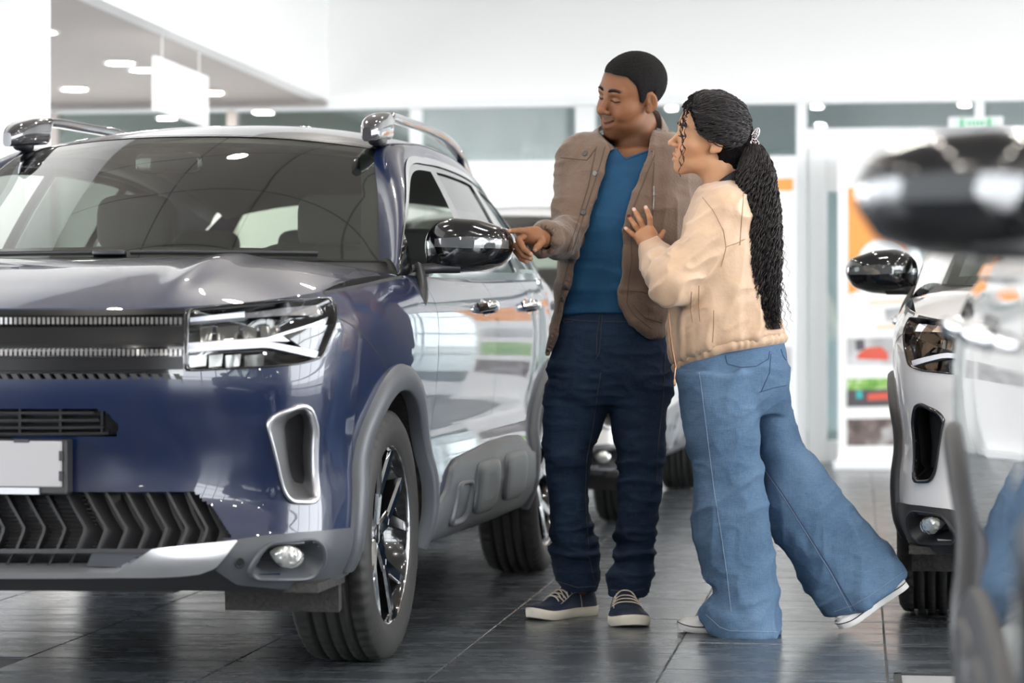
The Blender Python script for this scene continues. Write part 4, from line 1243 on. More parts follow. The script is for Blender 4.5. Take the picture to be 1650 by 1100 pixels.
# primitives: (function, low corner, high corner)
def rc(a, b, ra, rb=None):
    a = np.array(a, float); b = np.array(b, float); rb = ra if rb is None else rb
    d = b - a; L = max(d @ d, 1e-9); R = max(ra, rb)
    def f(X, Y, Z):
        t = np.clip(((X - a[0]) * d[0] + (Y - a[1]) * d[1] + (Z - a[2]) * d[2]) / L, 0, 1)
        return np.sqrt((X - a[0] - t * d[0]) ** 2 + (Y - a[1] - t * d[1]) ** 2 + (Z - a[2] - t * d[2]) ** 2) - (ra + t * (rb - ra))
    return f, np.minimum(a, b) - R, np.maximum(a, b) + R
def ell(c, r, B=None):
    c = np.array(c, float); r = np.array(r, float) if np.ndim(r) else np.array([r, r, r], float)
    R = r.max()
    def f(X, Y, Z):
        x, y, z = X - c[0], Y - c[1], Z - c[2]
        if B is not None: x, y, z = [B[0, i] * x + B[1, i] * y + B[2, i] * z for i in range(3)]
        k0 = np.sqrt((x / r[0]) ** 2 + (y / r[1]) ** 2 + (z / r[2]) ** 2); k1 = np.sqrt((x / r[0] ** 2) ** 2 + (y / r[1] ** 2) ** 2 + (z / r[2] ** 2) ** 2)
        return k0 * (k0 - 1) / np.maximum(k1, 1e-6)
    return f, c - R, c + R
def column(rows, grow=0.0, growy=None, n=2.2, cap=True):
    """upright body of elliptic slices; rows = (py, px left, px right, depth Y, half depth), read off the photograph"""
    a = []
    for py, l, r, Y, ry in rows:
        p = W((l + r) / 2, py, Y); a.append((p[2], p[0], Y, (r - l) / 2 * Y / FPX + grow, ry + (grow if growy is None else growy)))
    a = np.array(sorted(a)); fn = herm(a[:, 0], a[:, 1:]); z0, z1 = a[0, 0], a[-1, 0]
    def f(X, Y, Z):
        q = fn(Z.ravel()); cx, cy, rx, ry = [q[:, i].reshape(Z.shape) for i in range(4)]
        d = ((np.abs(X - cx) / rx) ** n + (np.abs(Y - cy) / ry) ** n) ** (1 / n) - 1
        d = d * np.minimum(rx, ry)
        return np.maximum(d, np.maximum(z0 - Z, Z - z1)) if cap else d
    lo = np.array([(a[:, 1] - a[:, 3]).min(), (a[:, 2] - a[:, 4]).min(), z0]); hi = np.array([(a[:, 1] + a[:, 3]).max(), (a[:, 2] + a[:, 4]).max(), z1])
    return f, lo, hi
def prism(poly_px, Yref, y0, y1):
    """solid cut along the depth axis: an outline at depth Yref pushed from y0 to y1"""
    q = np.array([W(x, y, Yref)[[0, 2]] for x, y in poly_px])
    def f(X, Y, Z):
        XX, ZZ = np.broadcast_arrays(X[:, 0, :], Z[:, 0, :])
        d = np.full(XX.shape, 1e9); n = len(q)
        for i in range(n):
            a, b = q[i], q[(i + 1) % n]; e = b - a
            t = np.clip(((XX - a[0]) * e[0] + (ZZ - a[1]) * e[1]) / (e @ e + 1e-12), 0, 1)
            d = np.minimum(d, np.hypot(XX - a[0] - t * e[0], ZZ - a[1] - t * e[1]))
        s = np.where(inpoly(XX, ZZ, q), -1, 1); d = (d * s)[:, None, :]
        return np.maximum(d, np.maximum(y0 - Y, Y - y1))
    return f, np.array([q[:, 0].min(), y0, q[:, 1].min()]), np.array([q[:, 0].max(), y1, q[:, 1].max()])
def chain(vol, pts, rad, k=.004):
    rad = np.broadcast_to(rad, (len(pts),))
    for i in range(len(pts) - 1): vol.add(rc(pts[i], pts[i + 1], rad[i], rad[i + 1]), k)

def rel(V, base): return V - np.asarray(base)
from mathutils.bvhtree import BVHTree
class Cast:
    """find where the ray of a photo pixel meets a mesh"""
    def __init__(s, V, F): s.t = BVHTree.FromPolygons([tuple(v) for v in V], [tuple(map(int, f)) for f in F])
    def hit(s, px, py):
        d = Vector(((px - CX) / FPX, 1.0, -(py - HOR) / FPX)).normalized()
        h = s.t.ray_cast(Vector((0, 0, CAMH)), d)
        return (np.array(h[0]), np.array(h[1])) if h[0] is not None else (None, None)
    def line(s, pts, n, lift=.001):
        out = []
        for x, y in polyl(pts, n):
            p, nn = s.hit(x, y)
            if p is not None:
                if nn[1] > 0: nn = -nn
                out.append(p + nn * lift)
        return np.array(out)
def split_runs(P, gapmax=.04):
    runs = []; cur = [P[0]]
    for a, b in zip(P[:-1], P[1:]):
        if np.linalg.norm(b - a) > gapmax: runs.append(cur); cur = []
        cur.append(b)
    runs.append(cur); return [np.array(r) for r in runs if len(r) > 2]
def seam(cast, pts, r, name, mat, parent, base, n=50, lift=.0008, seg=5):
    P = cast.line(pts, n, lift)
    if len(P) < 3: return None
    mb = MB()
    for run in split_runs(P): mb.tube(rel(run, base), r, seg)
    return mb.build(name, mat, parent) if mb.n else None

def head_basis(yaw, pitch, roll):
    y, p, r = np.radians([yaw, pitch, roll])
    F = np.array([-math.sin(y), -math.cos(y), 0]); U = np.array([0, 0, 1.]); R = np.cross(F, U)
    F2 = F * math.cos(p) - U * math.sin(p); U2 = U * math.cos(p) + F * math.sin(p)
    return np.stack([R * math.cos(r) + U2 * math.sin(r), F2, U2 * math.cos(r) - R * math.sin(r)], 1)

def make_head(male, o, B, sc, neck, h=.0022):
    """head and neck in the head's own axes (x right, y forward, z up); returns world verts, faces, local verts"""
    toL = lambda p: (np.asarray(p, float) - o) @ B / sc
    v = Vol((-.115, -.135, -.30), (.115, .145, .145), h)
    wj = .056 if male else .050
    v.add(ell((0, -.012, .045), (.076, .098, .082)), 0)
    v.add(ell((0, .026, .020), (.066, .064, .074)), .03)
    v.add(ell((0, .032, -.035), (.060 if male else .057, .056, .068)), .03)
    v.add(ell((0, .028, -.076), (wj, .062, .038 if male else .034)), .022)
    v.add(ell((0, .070, -.102), (.026 if male else .019, .022, .018)), .022)
    for s in (-1, 1):
        v.add(ell((s * .044, .058, -.024), (.022, .024, .020)), .025)
        if male: v.add(ell((s * .039, .0705, -.039), (.020, .019, .017)), .016)
        else: v.add(ell((s * .034, .070, -.045), (.018, .018, .018)), .018)
    v.add(rc((-.036, .077, .024), (.036, .077, .024), .012 if male else .009), .02)
    for s in (-1, 1):
        v.cut(ell((s * .031, .100, .004), (.018, .016, .011)), .012)
        v.add(ell((s * .032, .0745, .003), (.0160, .0150, .0125)), .004)
        v.add(rc((s * .018, .086, .0055), (s * .045, .078, .0040), .0028), .004)
    # nose
    v.add(rc((0, .083 if male else .080, .018), (0, .110, -.026), .0075 if male else .0060, .0105 if male else .0085), .012)
    v.add(ell((0, .114 if male else .1105, -.030), (.0115 if male else .0090, .0110, .0090)), .008)
    for s in (-1, 1):
        v.add(ell((s * (.0130 if male else .0105), .099, -.034), (.0078, .0105, .0072)), .006)
        v.cut(ell((s * .0075, .106, -.0415), (.0042, .0060, .0035)), .003)
    # mouth
    if male:
        up = [(-.035, .0735, -.0525), (-.019, .0890, -.0600), (-.006, .0950, -.0622), (0, .0950, -.0630), (.006, .0950, -.0622), (.019, .0890, -.0600), (.035, .0735, -.0525)]
        lw = [(-.033, .0745, -.0545), (-.019, .0885, -.0730), (0, .0935, -.0795), (.019, .0885, -.0730), (.033, .0745, -.0545)]
        ru, rl = [.0030, .0042, .0046, .0044, .0046, .0042, .0030], [.0030, .0052, .0064, .0052, .0030]
        gapc = [(-.032, .079, -.0535), (-.017, .0965, -.0662), (0, .1025, -.0708), (.017, .0965, -.0662), (.032, .079, -.0535)]
    else:
        up = [(-.025, .0800, -.0675), (-.014, .0915, -.0635), (-.005, .0965, -.0610), (0, .0965, -.0622), (.005, .0965, -.0610), (.014, .0915, -.0635), (.025, .0800, -.0675)]
        lw = [(-.023, .0805, -.0705), (-.012, .0905, -.0755), (0, .0945, -.0775), (.012, .0905, -.0755), (.023, .0805, -.0705)]
        ru, rl = [.0030, .0046, .0052, .0048, .0052, .0046, .0030], [.0030, .0056, .0066, .0056, .0030]
        gapc = [(-.024, .084, -.0690), (-.012, .0995, -.0692), (0, .105, -.0695), (.012, .0995, -.0692), (.024, .084, -.0690)]
    v.add(ell((0, .068, -.068), (.036, .025, .024)), .02)
    chain(v, up, ru, .004)
    chain(v, lw, rl, .004)
    for a, b in zip(gapc[:-1], gapc[1:]): v.cut(rc(a, b, .0046 if male else .0018), .0015)
    # ears
    for s in (-1, 1):
        Be = np.array([[1, 0, 0], [0, math.cos(.25), math.sin(.25)], [0, -math.sin(.25), math.cos(.25)]]) @ np.array([[math.cos(s * .35), -math.sin(s * .35), 0], [math.sin(s * .35), math.cos(s * .35), 0], [0, 0, 1]])
        v.add(ell((s * .076, -.014, -.004), (.0085, .0190, .0310), Be), .006)
        v.add(ell((s * .073, -.006, -.028), (.0080, .0100, .0110)), .006)
        v.cut(ell((s * .0860, -.009, .000), (.0085, .0120, .0205), Be), .002); v.cut(ell((s * .083, -.002, -.012), (.009, .006, .007)), .002)
        v.add(rc((s * .0795, -.013, .014), (s * .0800, -.018, -.010), .0030), .002)
    # neck, running to world points
    n0 = np.array((0, -.022, -.075)); n1 = toL(neck[0]); n2 = toL(neck[1]); r = (.050, .052, .070) if male else (.045, .047, .056)
    v.add(rc(n0, n1, r[0], r[1]), .025); v.add(rc(n1, n2, r[1], r[2]), .03)
    L, F = v.mesh(1)
    return o + (L @ B.T) * sc, F, L, up, lw

def add_color(o, C):
    a = o.data.color_attributes.new('Col', 'FLOAT_COLOR', 'POINT')
    a.data.foreach_set('color', np.c_[C, np.ones(len(C))].astype(np.float32).ravel())
def skin_mat(name, rough=.48):
    m, nt, b = new_mat(name)
    at = nt.nodes.new('ShaderNodeAttribute'); at.attribute_name = 'Col'
    n = nt.nodes.new('ShaderNodeTexNoise'); n.inputs['Scale'].default_value = 420; n.inputs['Detail'].default_value = 2
    tc = nt.nodes.new('ShaderNodeTexCoord'); nt.links.new(tc.outputs['Object'], n.inputs['Vector'])
    bp = nt.nodes.new('ShaderNodeBump'); bp.inputs['Strength'].default_value = .12; bp.inputs['Distance'].default_value = .002
    nt.links.new(n.outputs['Fac'], bp.inputs['Height']); nt.links.new(bp.outputs[0], b.inputs['Normal'])
    nt.links.new(at.outputs['Color'], b.inputs['Base Color'])
    b.inputs['Roughness'].default_value = rough; b.inputs['Specular IOR Level'].default_value = .18
    b.inputs['Subsurface Weight'].default_value = .12
    b.inputs['Subsurface Radius'].default_value = (.8, .3, .15)
    b.inputs['Subsurface Scale'].default_value = .006
    return m
def mixc(C, c, w): return C * (1 - w[:, None]) + np.array(c) * w[:, None]
def dist_chain(L, pts):
    d = np.full(len(L), 9.0)
    for a, b in zip(pts[:-1], pts[1:]):
        a = np.array(a); b = np.array(b); e = b - a; t = np.clip((L - a) @ e / (e @ e), 0, 1); d = np.minimum(d, np.linalg.norm(L - a - t[:, None] * e, axis=1))
    return d
sstep = lambda x, a, b: np.clip((x - a) / (b - a), 0, 1) ** 2 * (3 - 2 * np.clip((x - a) / (b - a), 0, 1))

def face_colors(L, skin, lip, brow, up, lw, male):
    C = np.tile(np.array(skin), (len(L), 1))
    n = vnoise(L * 60, 3); C = C * (1 + .10 * (n - .5))[:, None]
    x = np.abs(L[:, 0])
    C = mixc(C, np.array(skin) * (1.12, .92, .88), .5 * np.exp(-((x - .043) / .022) ** 2 - ((L[:, 2] + .035) / .022) ** 2) * (L[:, 1] > .03))
    if male:
        st = sstep(-L[:, 2], .052, .085) * sstep(L[:, 1], -.03, .02) * sstep(-L[:, 2] * -1, -.150, -.125)
        st = np.maximum(st, 1.25 * np.exp(-((L[:, 2] + .0510 - .10 * x) / .0062) ** 2) * (x < .036) * (L[:, 1] > .065))
        C = mixc(C, np.array(skin) * .30, np.clip(.62 * st * (.8 + .4 * vnoise(L * 500, 9)), 0, .9))
    if male:
        hz = hl_m(L[:, 1], x); w = np.exp(-np.clip(hz - L[:, 2], 0, 1) / .007) * (L[:, 2] < hz + .05)
        C = mixc(C, np.array(skin) * .12, .75 * w * (x < .076))
    du, dl = dist_chain(L, up), dist_chain(L, lw)
    uz = np.interp(x, [p[0] for p in up[3:]], [p[2] for p in up[3:]])
    C = mixc(C, np.array(lip) * (.55 if male else .9), (1 - sstep(du, .0048, .0066)) * (1 - sstep(L[:, 2] - uz, .0015, .0040)))
    C = mixc(C, lip, (1 - sstep(dl, .0054, .0074)) * (dl < du + .001))
    bz = .0315 + .004 * np.sin(np.clip((x - .012) / .038, 0, 1) * np.pi)
    w = (1 - sstep(np.abs(L[:, 2] - bz), .0026, .0052)) * sstep(x, .010, .015) * (1 - sstep(x, .046, .056)) * (L[:, 1] > .045)
    C = mixc(C, brow, .92 * w)
    # lashes and lid line
    lz = .0028 if male else .0022
    w = (1 - sstep(np.abs(L[:, 2] - (lz - .0025 * np.cos((x - .032) / .016 * 1.4))), .0010, .0026)) * (np.abs(x - .032) < .0175) * (L[:, 1] > .06)
    C = mixc(C, np.array(brow) * .6, .9 * w)
    # nostril hollows darkened: shade put into the skin colour
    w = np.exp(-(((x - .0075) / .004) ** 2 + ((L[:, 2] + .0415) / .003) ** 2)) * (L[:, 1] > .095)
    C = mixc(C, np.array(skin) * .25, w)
    return C

def face_lines(L, F, o, B, sc, base, parent, mat, male):
    """eyebrows and lash lines laid on the face"""
    t = BVHTree.FromPolygons([tuple(v) for v in L], [tuple(map(int, f)) for f in F])
    def on(x, z, lift):
        h = t.ray_cast(Vector((x, .2, z)), Vector((0, -1, 0))); return np.array(h[0]) + np.array((0, lift, 0)) if h[0] is not None else None
    for s in (-1, 1):
        u = np.linspace(0, 1, 18); P = [on(s * (.012 + .038 * q), .0290 + .0055 * math.sin(q * 2.4) - .003 * q * q, .0006) for q in u]
        P = np.array([p for p in P if p is not None]); r = np.interp(np.linspace(0, 1, len(P)), [0, .15, .6, 1], [.0020, .0042, .0036, .0010]) * (1.0 if male else .7)
        MB().tube(rel(toW(P, o, B, sc), base), r, 8, flat=1.0).build('eyebrow', mat, parent)
        P = [on(s * (.017 + .029 * q), .0035 - .0050 * math.sin(q * 3.0) + .001 * q, .0004) for q in u]; P = np.array([p for p in P if p is not None])
        MB().tube(rel(toW(P, o, B, sc), base), np.interp(np.linspace(0, 1, len(P)), [0, .5, 1], [.0006, .0014, .0008]), 6).build('lash_line', mat, parent)
toW = lambda L, o, B, sc: o + (np.asarray(L) @ B.T) * sc
def hl_m(Y, X):
    z = np.interp(Y, [-.12, -.085, -.05, -.032, -.022, .004, .012, .026, .040, .060, .12], [-.066, -.062, -.050, -.035, .022, .022, -.010, -.004, .046, .074, .080])
    return z + .10 * np.clip(.03 - X, 0, .03) * (Y > .05)
def hair_cap(o, B, sc, grow, hairline, h=.003):
    v = Vol((-.12, -.16, -.12), (.12, .14, .19), h)
    v.add(ell((0, -.012, .045), (.076 + grow, .098 + grow, .082 + grow)), 0)
    v.add(ell((0, .026, .020), (.066 + grow, .064 + grow, .074 + grow)), .03)
    X, Y, Z = np.meshgrid(*v.ax, indexing='ij', sparse=True)
    keep = hairline(Y, np.abs(X)) - Z
    if grow < .012: v.D = v.D + (grow * np.exp(np.clip(keep, -.2, .0) / .012)).astype(np.float32)
    else: v.add(ell((0, -.050, -.028), (.062, .062, .062)), .03); v.add(ell((0, -.088, .005), (.05, .05, .06)), .03); v.add(ell((0, -.072, -.055), (.046, .046, .05)), .03)
    v.D = np.maximum(v.D, keep.astype(np.float32))
    inner = Vol((-.12, -.16, -.12), (.12, .14, .19), h)
    inner.add(ell((0, -.012, .045), (.070, .092, .076)), 0).add(ell((0, .026, .020), (.060, .058, .068)), .03)
    v.D = np.maximum(v.D, -inner.D)
    return v.mesh(2)

def join(parts):
    V = []; F = []; n = 0
    for v, f in parts: V.append(v); F.append(np.asarray(f) + n); n += len(v)
    return np.vstack(V), np.vstack(F)

def cloth(name, col, col2, scale=30, rough=.75, bump=(160, .25, 3), sheen=.0):
    return pbr(name, col, rough, spec=.3, bump=bump, vary=(scale, .55, col2), sheen=sheen)
def denim(name, col, col2):
    m, nt, b = new_mat(name); L = nt.links.new
    tc = nt.nodes.new('ShaderNodeTexCoord')
    n1 = nt.nodes.new('ShaderNodeTexNoise'); n1.inputs['Scale'].default_value = 5; n1.inputs['Detail'].default_value = 4
    mp = nt.nodes.new('ShaderNodeMapping'); mp.inputs['Scale'].default_value = (1, 1, .12); L(tc.outputs['Object'], mp.inputs[0])
    n2 = nt.nodes.new('ShaderNodeTexNoise'); n2.inputs['Scale'].default_value = 380; n2.inputs['Detail'].default_value = 2
    L(tc.outputs['Object'], n1.inputs['Vector']); L(mp.outputs[0], n2.inputs['Vector'])
    mp2 = nt.nodes.new('ShaderNodeMapping'); mp2.inputs['Scale'].default_value = (.15, .15, 1); L(tc.outputs['Object'], mp2.inputs[0])
    n3 = nt.nodes.new('ShaderNodeTexNoise'); n3.inputs['Scale'].default_value = 380; L(mp2.outputs[0], n3.inputs['Vector'])
    a1 = nt.nodes.new('ShaderNodeMath'); a1.operation = 'ADD'; L(n2.outputs['Fac'], a1.inputs[0]); L(n3.outputs['Fac'], a1.inputs[1])
    a2 = nt.nodes.new('ShaderNodeMath'); a2.operation = 'MULTIPLY_ADD'; L(a1.outputs[0], a2.inputs[0]); a2.inputs[1].default_value = .45; L(n1.outputs['Fac'], a2.inputs[2])
    r = nt.nodes.new('ShaderNodeValToRGB'); r.color_ramp.elements[0].position = .65; r.color_ramp.elements[1].position = 1.2 if False else 1.0
    mr = nt.nodes.new('ShaderNodeMapRange'); mr.inputs[1].default_value = .55; mr.inputs[2].default_value = 1.35; L(a2.outputs[0], mr.inputs[0])
    r.color_ramp.elements[0].position = .1; r.color_ramp.elements[1].position = .9
    r.color_ramp.elements[0].color = (*col, 1); r.color_ramp.elements[1].color = (*col2, 1)
    L(mr.outputs[0], r.inputs[0]); L(r.outputs[0], b.inputs['Base Color'])
    bp = nt.nodes.new('ShaderNodeBump'); bp.inputs['Strength'].default_value = .25; bp.inputs['Distance'].default_value = .003
    L(a1.outputs[0], bp.inputs['Height']); L(bp.outputs[0], b.inputs['Normal'])
    b.inputs['Roughness'].default_value = .85; b.inputs['Specular IOR Level'].default_value = .25
    return m

def shoe(parent, base, heel, toe, ankle_h, mats, kind, pitch=0.0, length=.30, width=.105):
    """one shoe from heel to toe point on the ground (world), with sole, upper, laces"""
    heel = np.array(heel, float); toe = np.array(toe, float)
    f = toe - heel; f[2] = 0; f /= np.linalg.norm(f); up = np.array([0, 0, 1.]); r = np.cross(f, up)
    cp, sp = math.cos(pitch), math.sin(pitch)
    f2 = f * cp - up * sp; u2 = up * cp + f * sp            # heel lifted by pitch, turning about the toe
    org = toe - f2 * length
    to = lambda P: rel(org + P[..., 0:1] * f2 + P[..., 1:2] * r + P[..., 2:3] * u2, base)
    n = 40; s = np.linspace(0, 1, n)
    hw = herm([0, .06, .2, .4, .62, .8, .92, .985, 1], np.array([.30, .62, .74, .70, .96, 1.0, .80, .42, .12]) * width / 2)(s)
    hw[0] *= .6
    bend = .010 * np.sin(s * np.pi)
    spring = .012 * np.clip((s - .75) / .25, 0, 1) ** 2
    th = .030 if kind == 'derby' else .026
    # sole
    ring = lambda z, g: np.concatenate([np.stack([s * length, hw * g + bend, z + spring], 1), np.stack([s[::-1] * length, -hw[::-1] * g + bend[::-1], z + spring[::-1]], 1)])
    rows = np.stack([ring(np.full(n, 0.0), .94), ring(np.full(n, .003), 1.02), ring(np.full(n, th * .6), 1.06), ring(np.full(n, th), 1.05), ring(np.full(n, th + .001), .9)])
    mb = MB().grid(to(rows), wv=True); q = to(rows[0]); mb.raw(np.vstack([q]), [[i, i + 1, 2 * n - 2 - i, 2 * n - 1 - i] for i in range(n - 1)])
    root = mb.build('shoe', mats[0], parent)
    if len(mats) > 3:
        mb = MB().tube(to(ring(np.full(n, th * .75), 1.075)), .0018, 5); mb.build('sole_line', mats[3], root)
    # upper
    hh = herm([0, .08, .25, .42, .55, .70, .85, .95, 1], [.070, .098, .105, .100, .078, .055, .046, .036, .016] if kind == 'derby' else [.060, .080, .084, .080, .066, .050, .042, .032, .014])(s)
    a = np.linspace(0, np.pi, 22); sgn = lambda c, e: np.sign(c) * np.abs(c) ** e
    wt = np.interp(s, [0, .3, .5, 1], [.72, .70, .8, 1.0])
    P = np.stack([np.repeat((s * length)[:, None], 22, 1), bend[:, None] + hw[:, None] * sgn(np.cos(a), .75)[None] * (1 - (1 - wt)[:, None] * np.sin(a)[None]), th + spring[:, None] + (hh[:, None] - th) * sgn(np.sin(a), .8)[None]], -1)
    P[..., 0] = P[..., 0] * .975 + .004
    up_ = MB().grid(to(P)); up_.build('upper', mats[1], root)
    # toe cap / lace stay seams
    if kind == 'derby':
        j = [int(n * q) for q in (.44, .50, .56, .62)]
        for k in j:
            arc = P[k, 4:18] + np.array([0, 0, .004]); MB().tube(to(arc), .0024, 6).build('lace', mats[2], root)
            arc2 = np.linspace(0, 1, 10)[:, None] * (P[min(k + 3, n - 1), 16] - P[k, 6]) + P[k, 6]
            arc2[:, 2] = np.interp(arc2[:, 1], P[k, ::-1, 1], P[k, ::-1, 2]) + .005; MB().tube(to(arc2), .0022, 6).build('lace', mats[2], root)
        for w_ in (5, 17):
            MB().tube(to(P[int(n * .34):int(n * .68), w_] + np.array([0, 0, .0015])), .0012, 5).build('stitching', mats[2], root)
        MB().tube(to(P[int(n * .30), :] * np.array([1, 1.01, 1.005])), .0012, 5).build('stitching', mats[2], root)
    else:
        for k in [int(n * q) for q in (.50, .57, .64)]:
            MB().tube(to(P[k, 5:17] + np.array([0, 0, .003])), .0026, 6).build('lace', mats[2], root)
        MB().sell(tuple(to(np.array([.86 * length, .004, .034]))), (.03, .03, .012), 1, 1, 10, 16).build('toe_cap', mats[0], root)
    return root

# ------------------------------------------------------------------ the man
YM = 7.95
MB_ = W(985, 1000, 7.95); MB_[2] = 0
MAN = empty('person', tuple(MB_)); tag(MAN, 'man in brown jacket, blue V-neck top and dark jeans pointing at the mirror', 'person')
def child(V, F, name, mat, parent=MAN, base=None): return mesh_np(name, rel(V, MB_ if base is None else base), F, mat, parent)

SK_M = (.200, .088, .043)
skin_m = skin_mat('man skin')
oM = W(1017, 156, 7.95); BM = head_basis(54, 10, 14)
nk0 = W(1026, 205, 8.00); nk1 = W(1022, 262, 7.98)
Vh, Fh, Lh, up_l, lw_l = make_head(True, oM, BM, 1.09, (nk0, nk1))
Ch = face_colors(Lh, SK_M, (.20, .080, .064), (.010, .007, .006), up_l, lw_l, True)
# torso, arms and legs under the clothes
v = Vol((.05, 7.40, .02), (.75, 8.35, 1.62), .008)
v.add(column([(245, 955, 1092, 7.99, .085), (275, 935, 1105, 7.99, .105), (340, 930, 1100, 7.98, .11), (430, 925, 1085, 7.98, .105), (500, 915, 1075, 7.98, .10), (580, 905, 1080, 7.98, .11), (620, 905, 1075, 7.98, .10)]), 0)
v.add(rc(nk1, W(1020, 300, 7.98), .068, .085), .05)
SH_R, EL_R, WR_R = W(932, 250, 7.99), W(921, 382, 7.90), W(876, 386, 7.655)
SH_L, EL_L, WR_L = W(1098, 262, 7.99), W(1140, 405, 8.02), W(1180, 470, 7.92)
v.add(rc(SH_R, EL_R, .048, .040), .03).add(rc(EL_R, WR_R, .040, .027), .02)
v.add(rc(SH_L, EL_L, .048, .040), .03).add(rc(EL_L, WR_L, .040, .027), .02)
v.add(ell(WR_L + np.array([.07, -.01, -.03]), (.055, .022, .04)), .02)
for hip, kn, an in ((W(938, 600, 7.98), W(915, 760, 7.98), W(932, 945, 8.06)), (W(1040, 600, 7.98), W(1030, 760, 7.96), W(1016, 955, 7.96))):
    v.add(rc(hip, kn, .072, .052), .03).add(rc(kn, an, .050, .034), .02)
Vb, Fb = v.mesh(1)
# pointing right hand
hv = Vol((-.02, 7.44, 1.06), (.14, 7.72, 1.28), .0018)
h = lambda x, y, Y: W(x, y, Y)
hv.add(rc(h(884, 386, 7.70), h(868, 383, 7.62), .026, .027), 0)
hv.add(ell(h(859, 381, 7.595), (.030, .026, .026)), .02)
hv.add(rc(h(864, 374, 7.60), h(849, 372, 7.58), .017, .013), .012)
hv.add(rc(h(862, 384, 7.615), h(845, 386, 7.60), .020, .015), .014)
chain(hv, [h(850, 372, 7.580), h(837, 371.5, 7.566), h(827, 372, 7.556), h(820.5, 372.6, 7.550)], [.0112, .0094, .0082, .0072], .003)   # index
chain(hv, [h(847, 379, 7.585), h(835.5, 386, 7.560), h(845, 402, 7.535), h(855, 409.5, 7.540)], [.0112, .0100, .0090, .0076], .0025)     # middle
chain(hv, [h(845, 386, 7.600), h(831.5, 396, 7.575), h(843, 411, 7.552), h(855, 416.5, 7.556)], [.0110, .0096, .0086, .0074], .0025)    # ring
chain(hv, [h(845, 393, 7.615), h(831, 405, 7.595), h(840, 417.5, 7.575), h(848.5, 421.5, 7.575)], [.0100, .0086, .0076, .0066], .0025)  # little
chain(hv, [h(872, 383, 7.605), h(873, 390, 7.570), h(866, 398, 7.545), h(862.5, 402, 7.538)], [.0150, .0120, .0102, .0084], .004)        # thumb
Vhd, Fhd = hv.mesh(1)
V, F = join([(Vh, Fh), (Vb, Fb), (Vhd, Fhd)])
C = np.vstack([Ch, np.tile(np.array(SK_M), (len(Vb), 1)), np.tile(np.array(SK_M) * 1.12, (len(Vhd), 1))])
# paler finger ends and nails
nails = [h(819.5, 371, 7.546), h(857.5, 409, 7.532), h(857, 416, 7.548), h(850, 421, 7.568), h(862.5, 404.5, 7.531)]
k0 = len(Vh) + len(Vb)
dn = np.min([np.linalg.norm(Vhd - p, axis=1) for p in nails], axis=0)
C[k0:] = mixc(C[k0:], (.42, .24, .17), .8 * (1 - sstep(dn, .005, .010)))
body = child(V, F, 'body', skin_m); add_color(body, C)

# face details
face_lines(Lh, Fh, oM, BM, 1.09, MB_, MAN, pbr('brow black', (.006, .0045, .004), .8, spec=.15), True)
toW = lambda L, o, B, sc: o + (np.asarray(L) @ B.T) * sc
teeth = MB()
ang = np.linspace(-1, 1, 13)
tp = np.stack([np.stack([.026 * ang, .0895 - .016 * ang ** 2, np.full(13, z) + .0125 * np.abs(ang) ** 1.6], 1) for z in (-.0640, -.0735)], 1)
teeth.grid(rel(toW(tp, oM, BM, 1.09), MB_)); teeth.build('teeth', pbr('teeth', (.80, .77, .70), .25), MAN)
# short cropped hair
L2, F2 = hair_cap(oM, BM, 1.09, .0070, hl_m, .0024)
L2 = L2 + vnormals(L2, F2) * ((vnoise(L2 * 420, 5) - .5) * .0022)[:, None]
hair_m = pbr('cropped hair', (.004, .0035, .0035), .85, spec=.2, bump=(620, 1.0, 2), vary=(500, .5, (.016, .013, .012)))
child(toW(L2, oM, BM, 1.09), F2, 'hair', hair_m)

# blue V-neck top
top_m = cloth('teal blue jersey', (.006, .046, .105), (.009, .060, .128), 18, .8, (300, .2, 2))
v = Vol((.10, 7.72, .82), (.62, 8.25, 1.58), .005)
v.add(column([(222, 985, 1062, 7.99, .070), (238, 955, 1090, 7.99, .100), (270, 935, 1108, 7.985, .128), (330, 928, 1105, 7.975, .138), (420, 916, 1090, 7.975, .132), (480, 906, 1082, 7.975, .130), (506, 902, 1082, 7.975, .132)]), 0)
inner = column([(210, 985, 1062, 7.99, .058), (238, 960, 1085, 7.99, .085), (270, 940, 1103, 7.985, .113), (330, 933, 1100, 7.975, .124), (420, 921, 1085, 7.975, .118), (515, 907, 1077, 7.975, .118)])
v.cut(inner, 0)
v.cut(prism([(985, 180), (984, 226), (993, 238), (1007.5, 255), (1020, 250), (1047, 240), (1056, 226), (1060, 180)], 7.86, 7.4, 8.0), .004)
v.cut(rc(nk0, nk1 + np.array([0, .01, .02]), .072, .076), .004)
V, F = v.mesh(2)
a = np.clip((1.42 - V[:, 2]) / .5, .2, 1) * .008
V = folds(V, F, a, (5, 3, 22), 11); V = folds(V, F, .002, (9, 4, 9), 4, ridged=False)
child(V, F, 'top', top_m)
cast_top = Cast(V, F)
seam(cast_top, [(993, 240), (1007.5, 257.5), (1047, 243)], .0022, 'neck_trim', top_m, MAN, MB_)

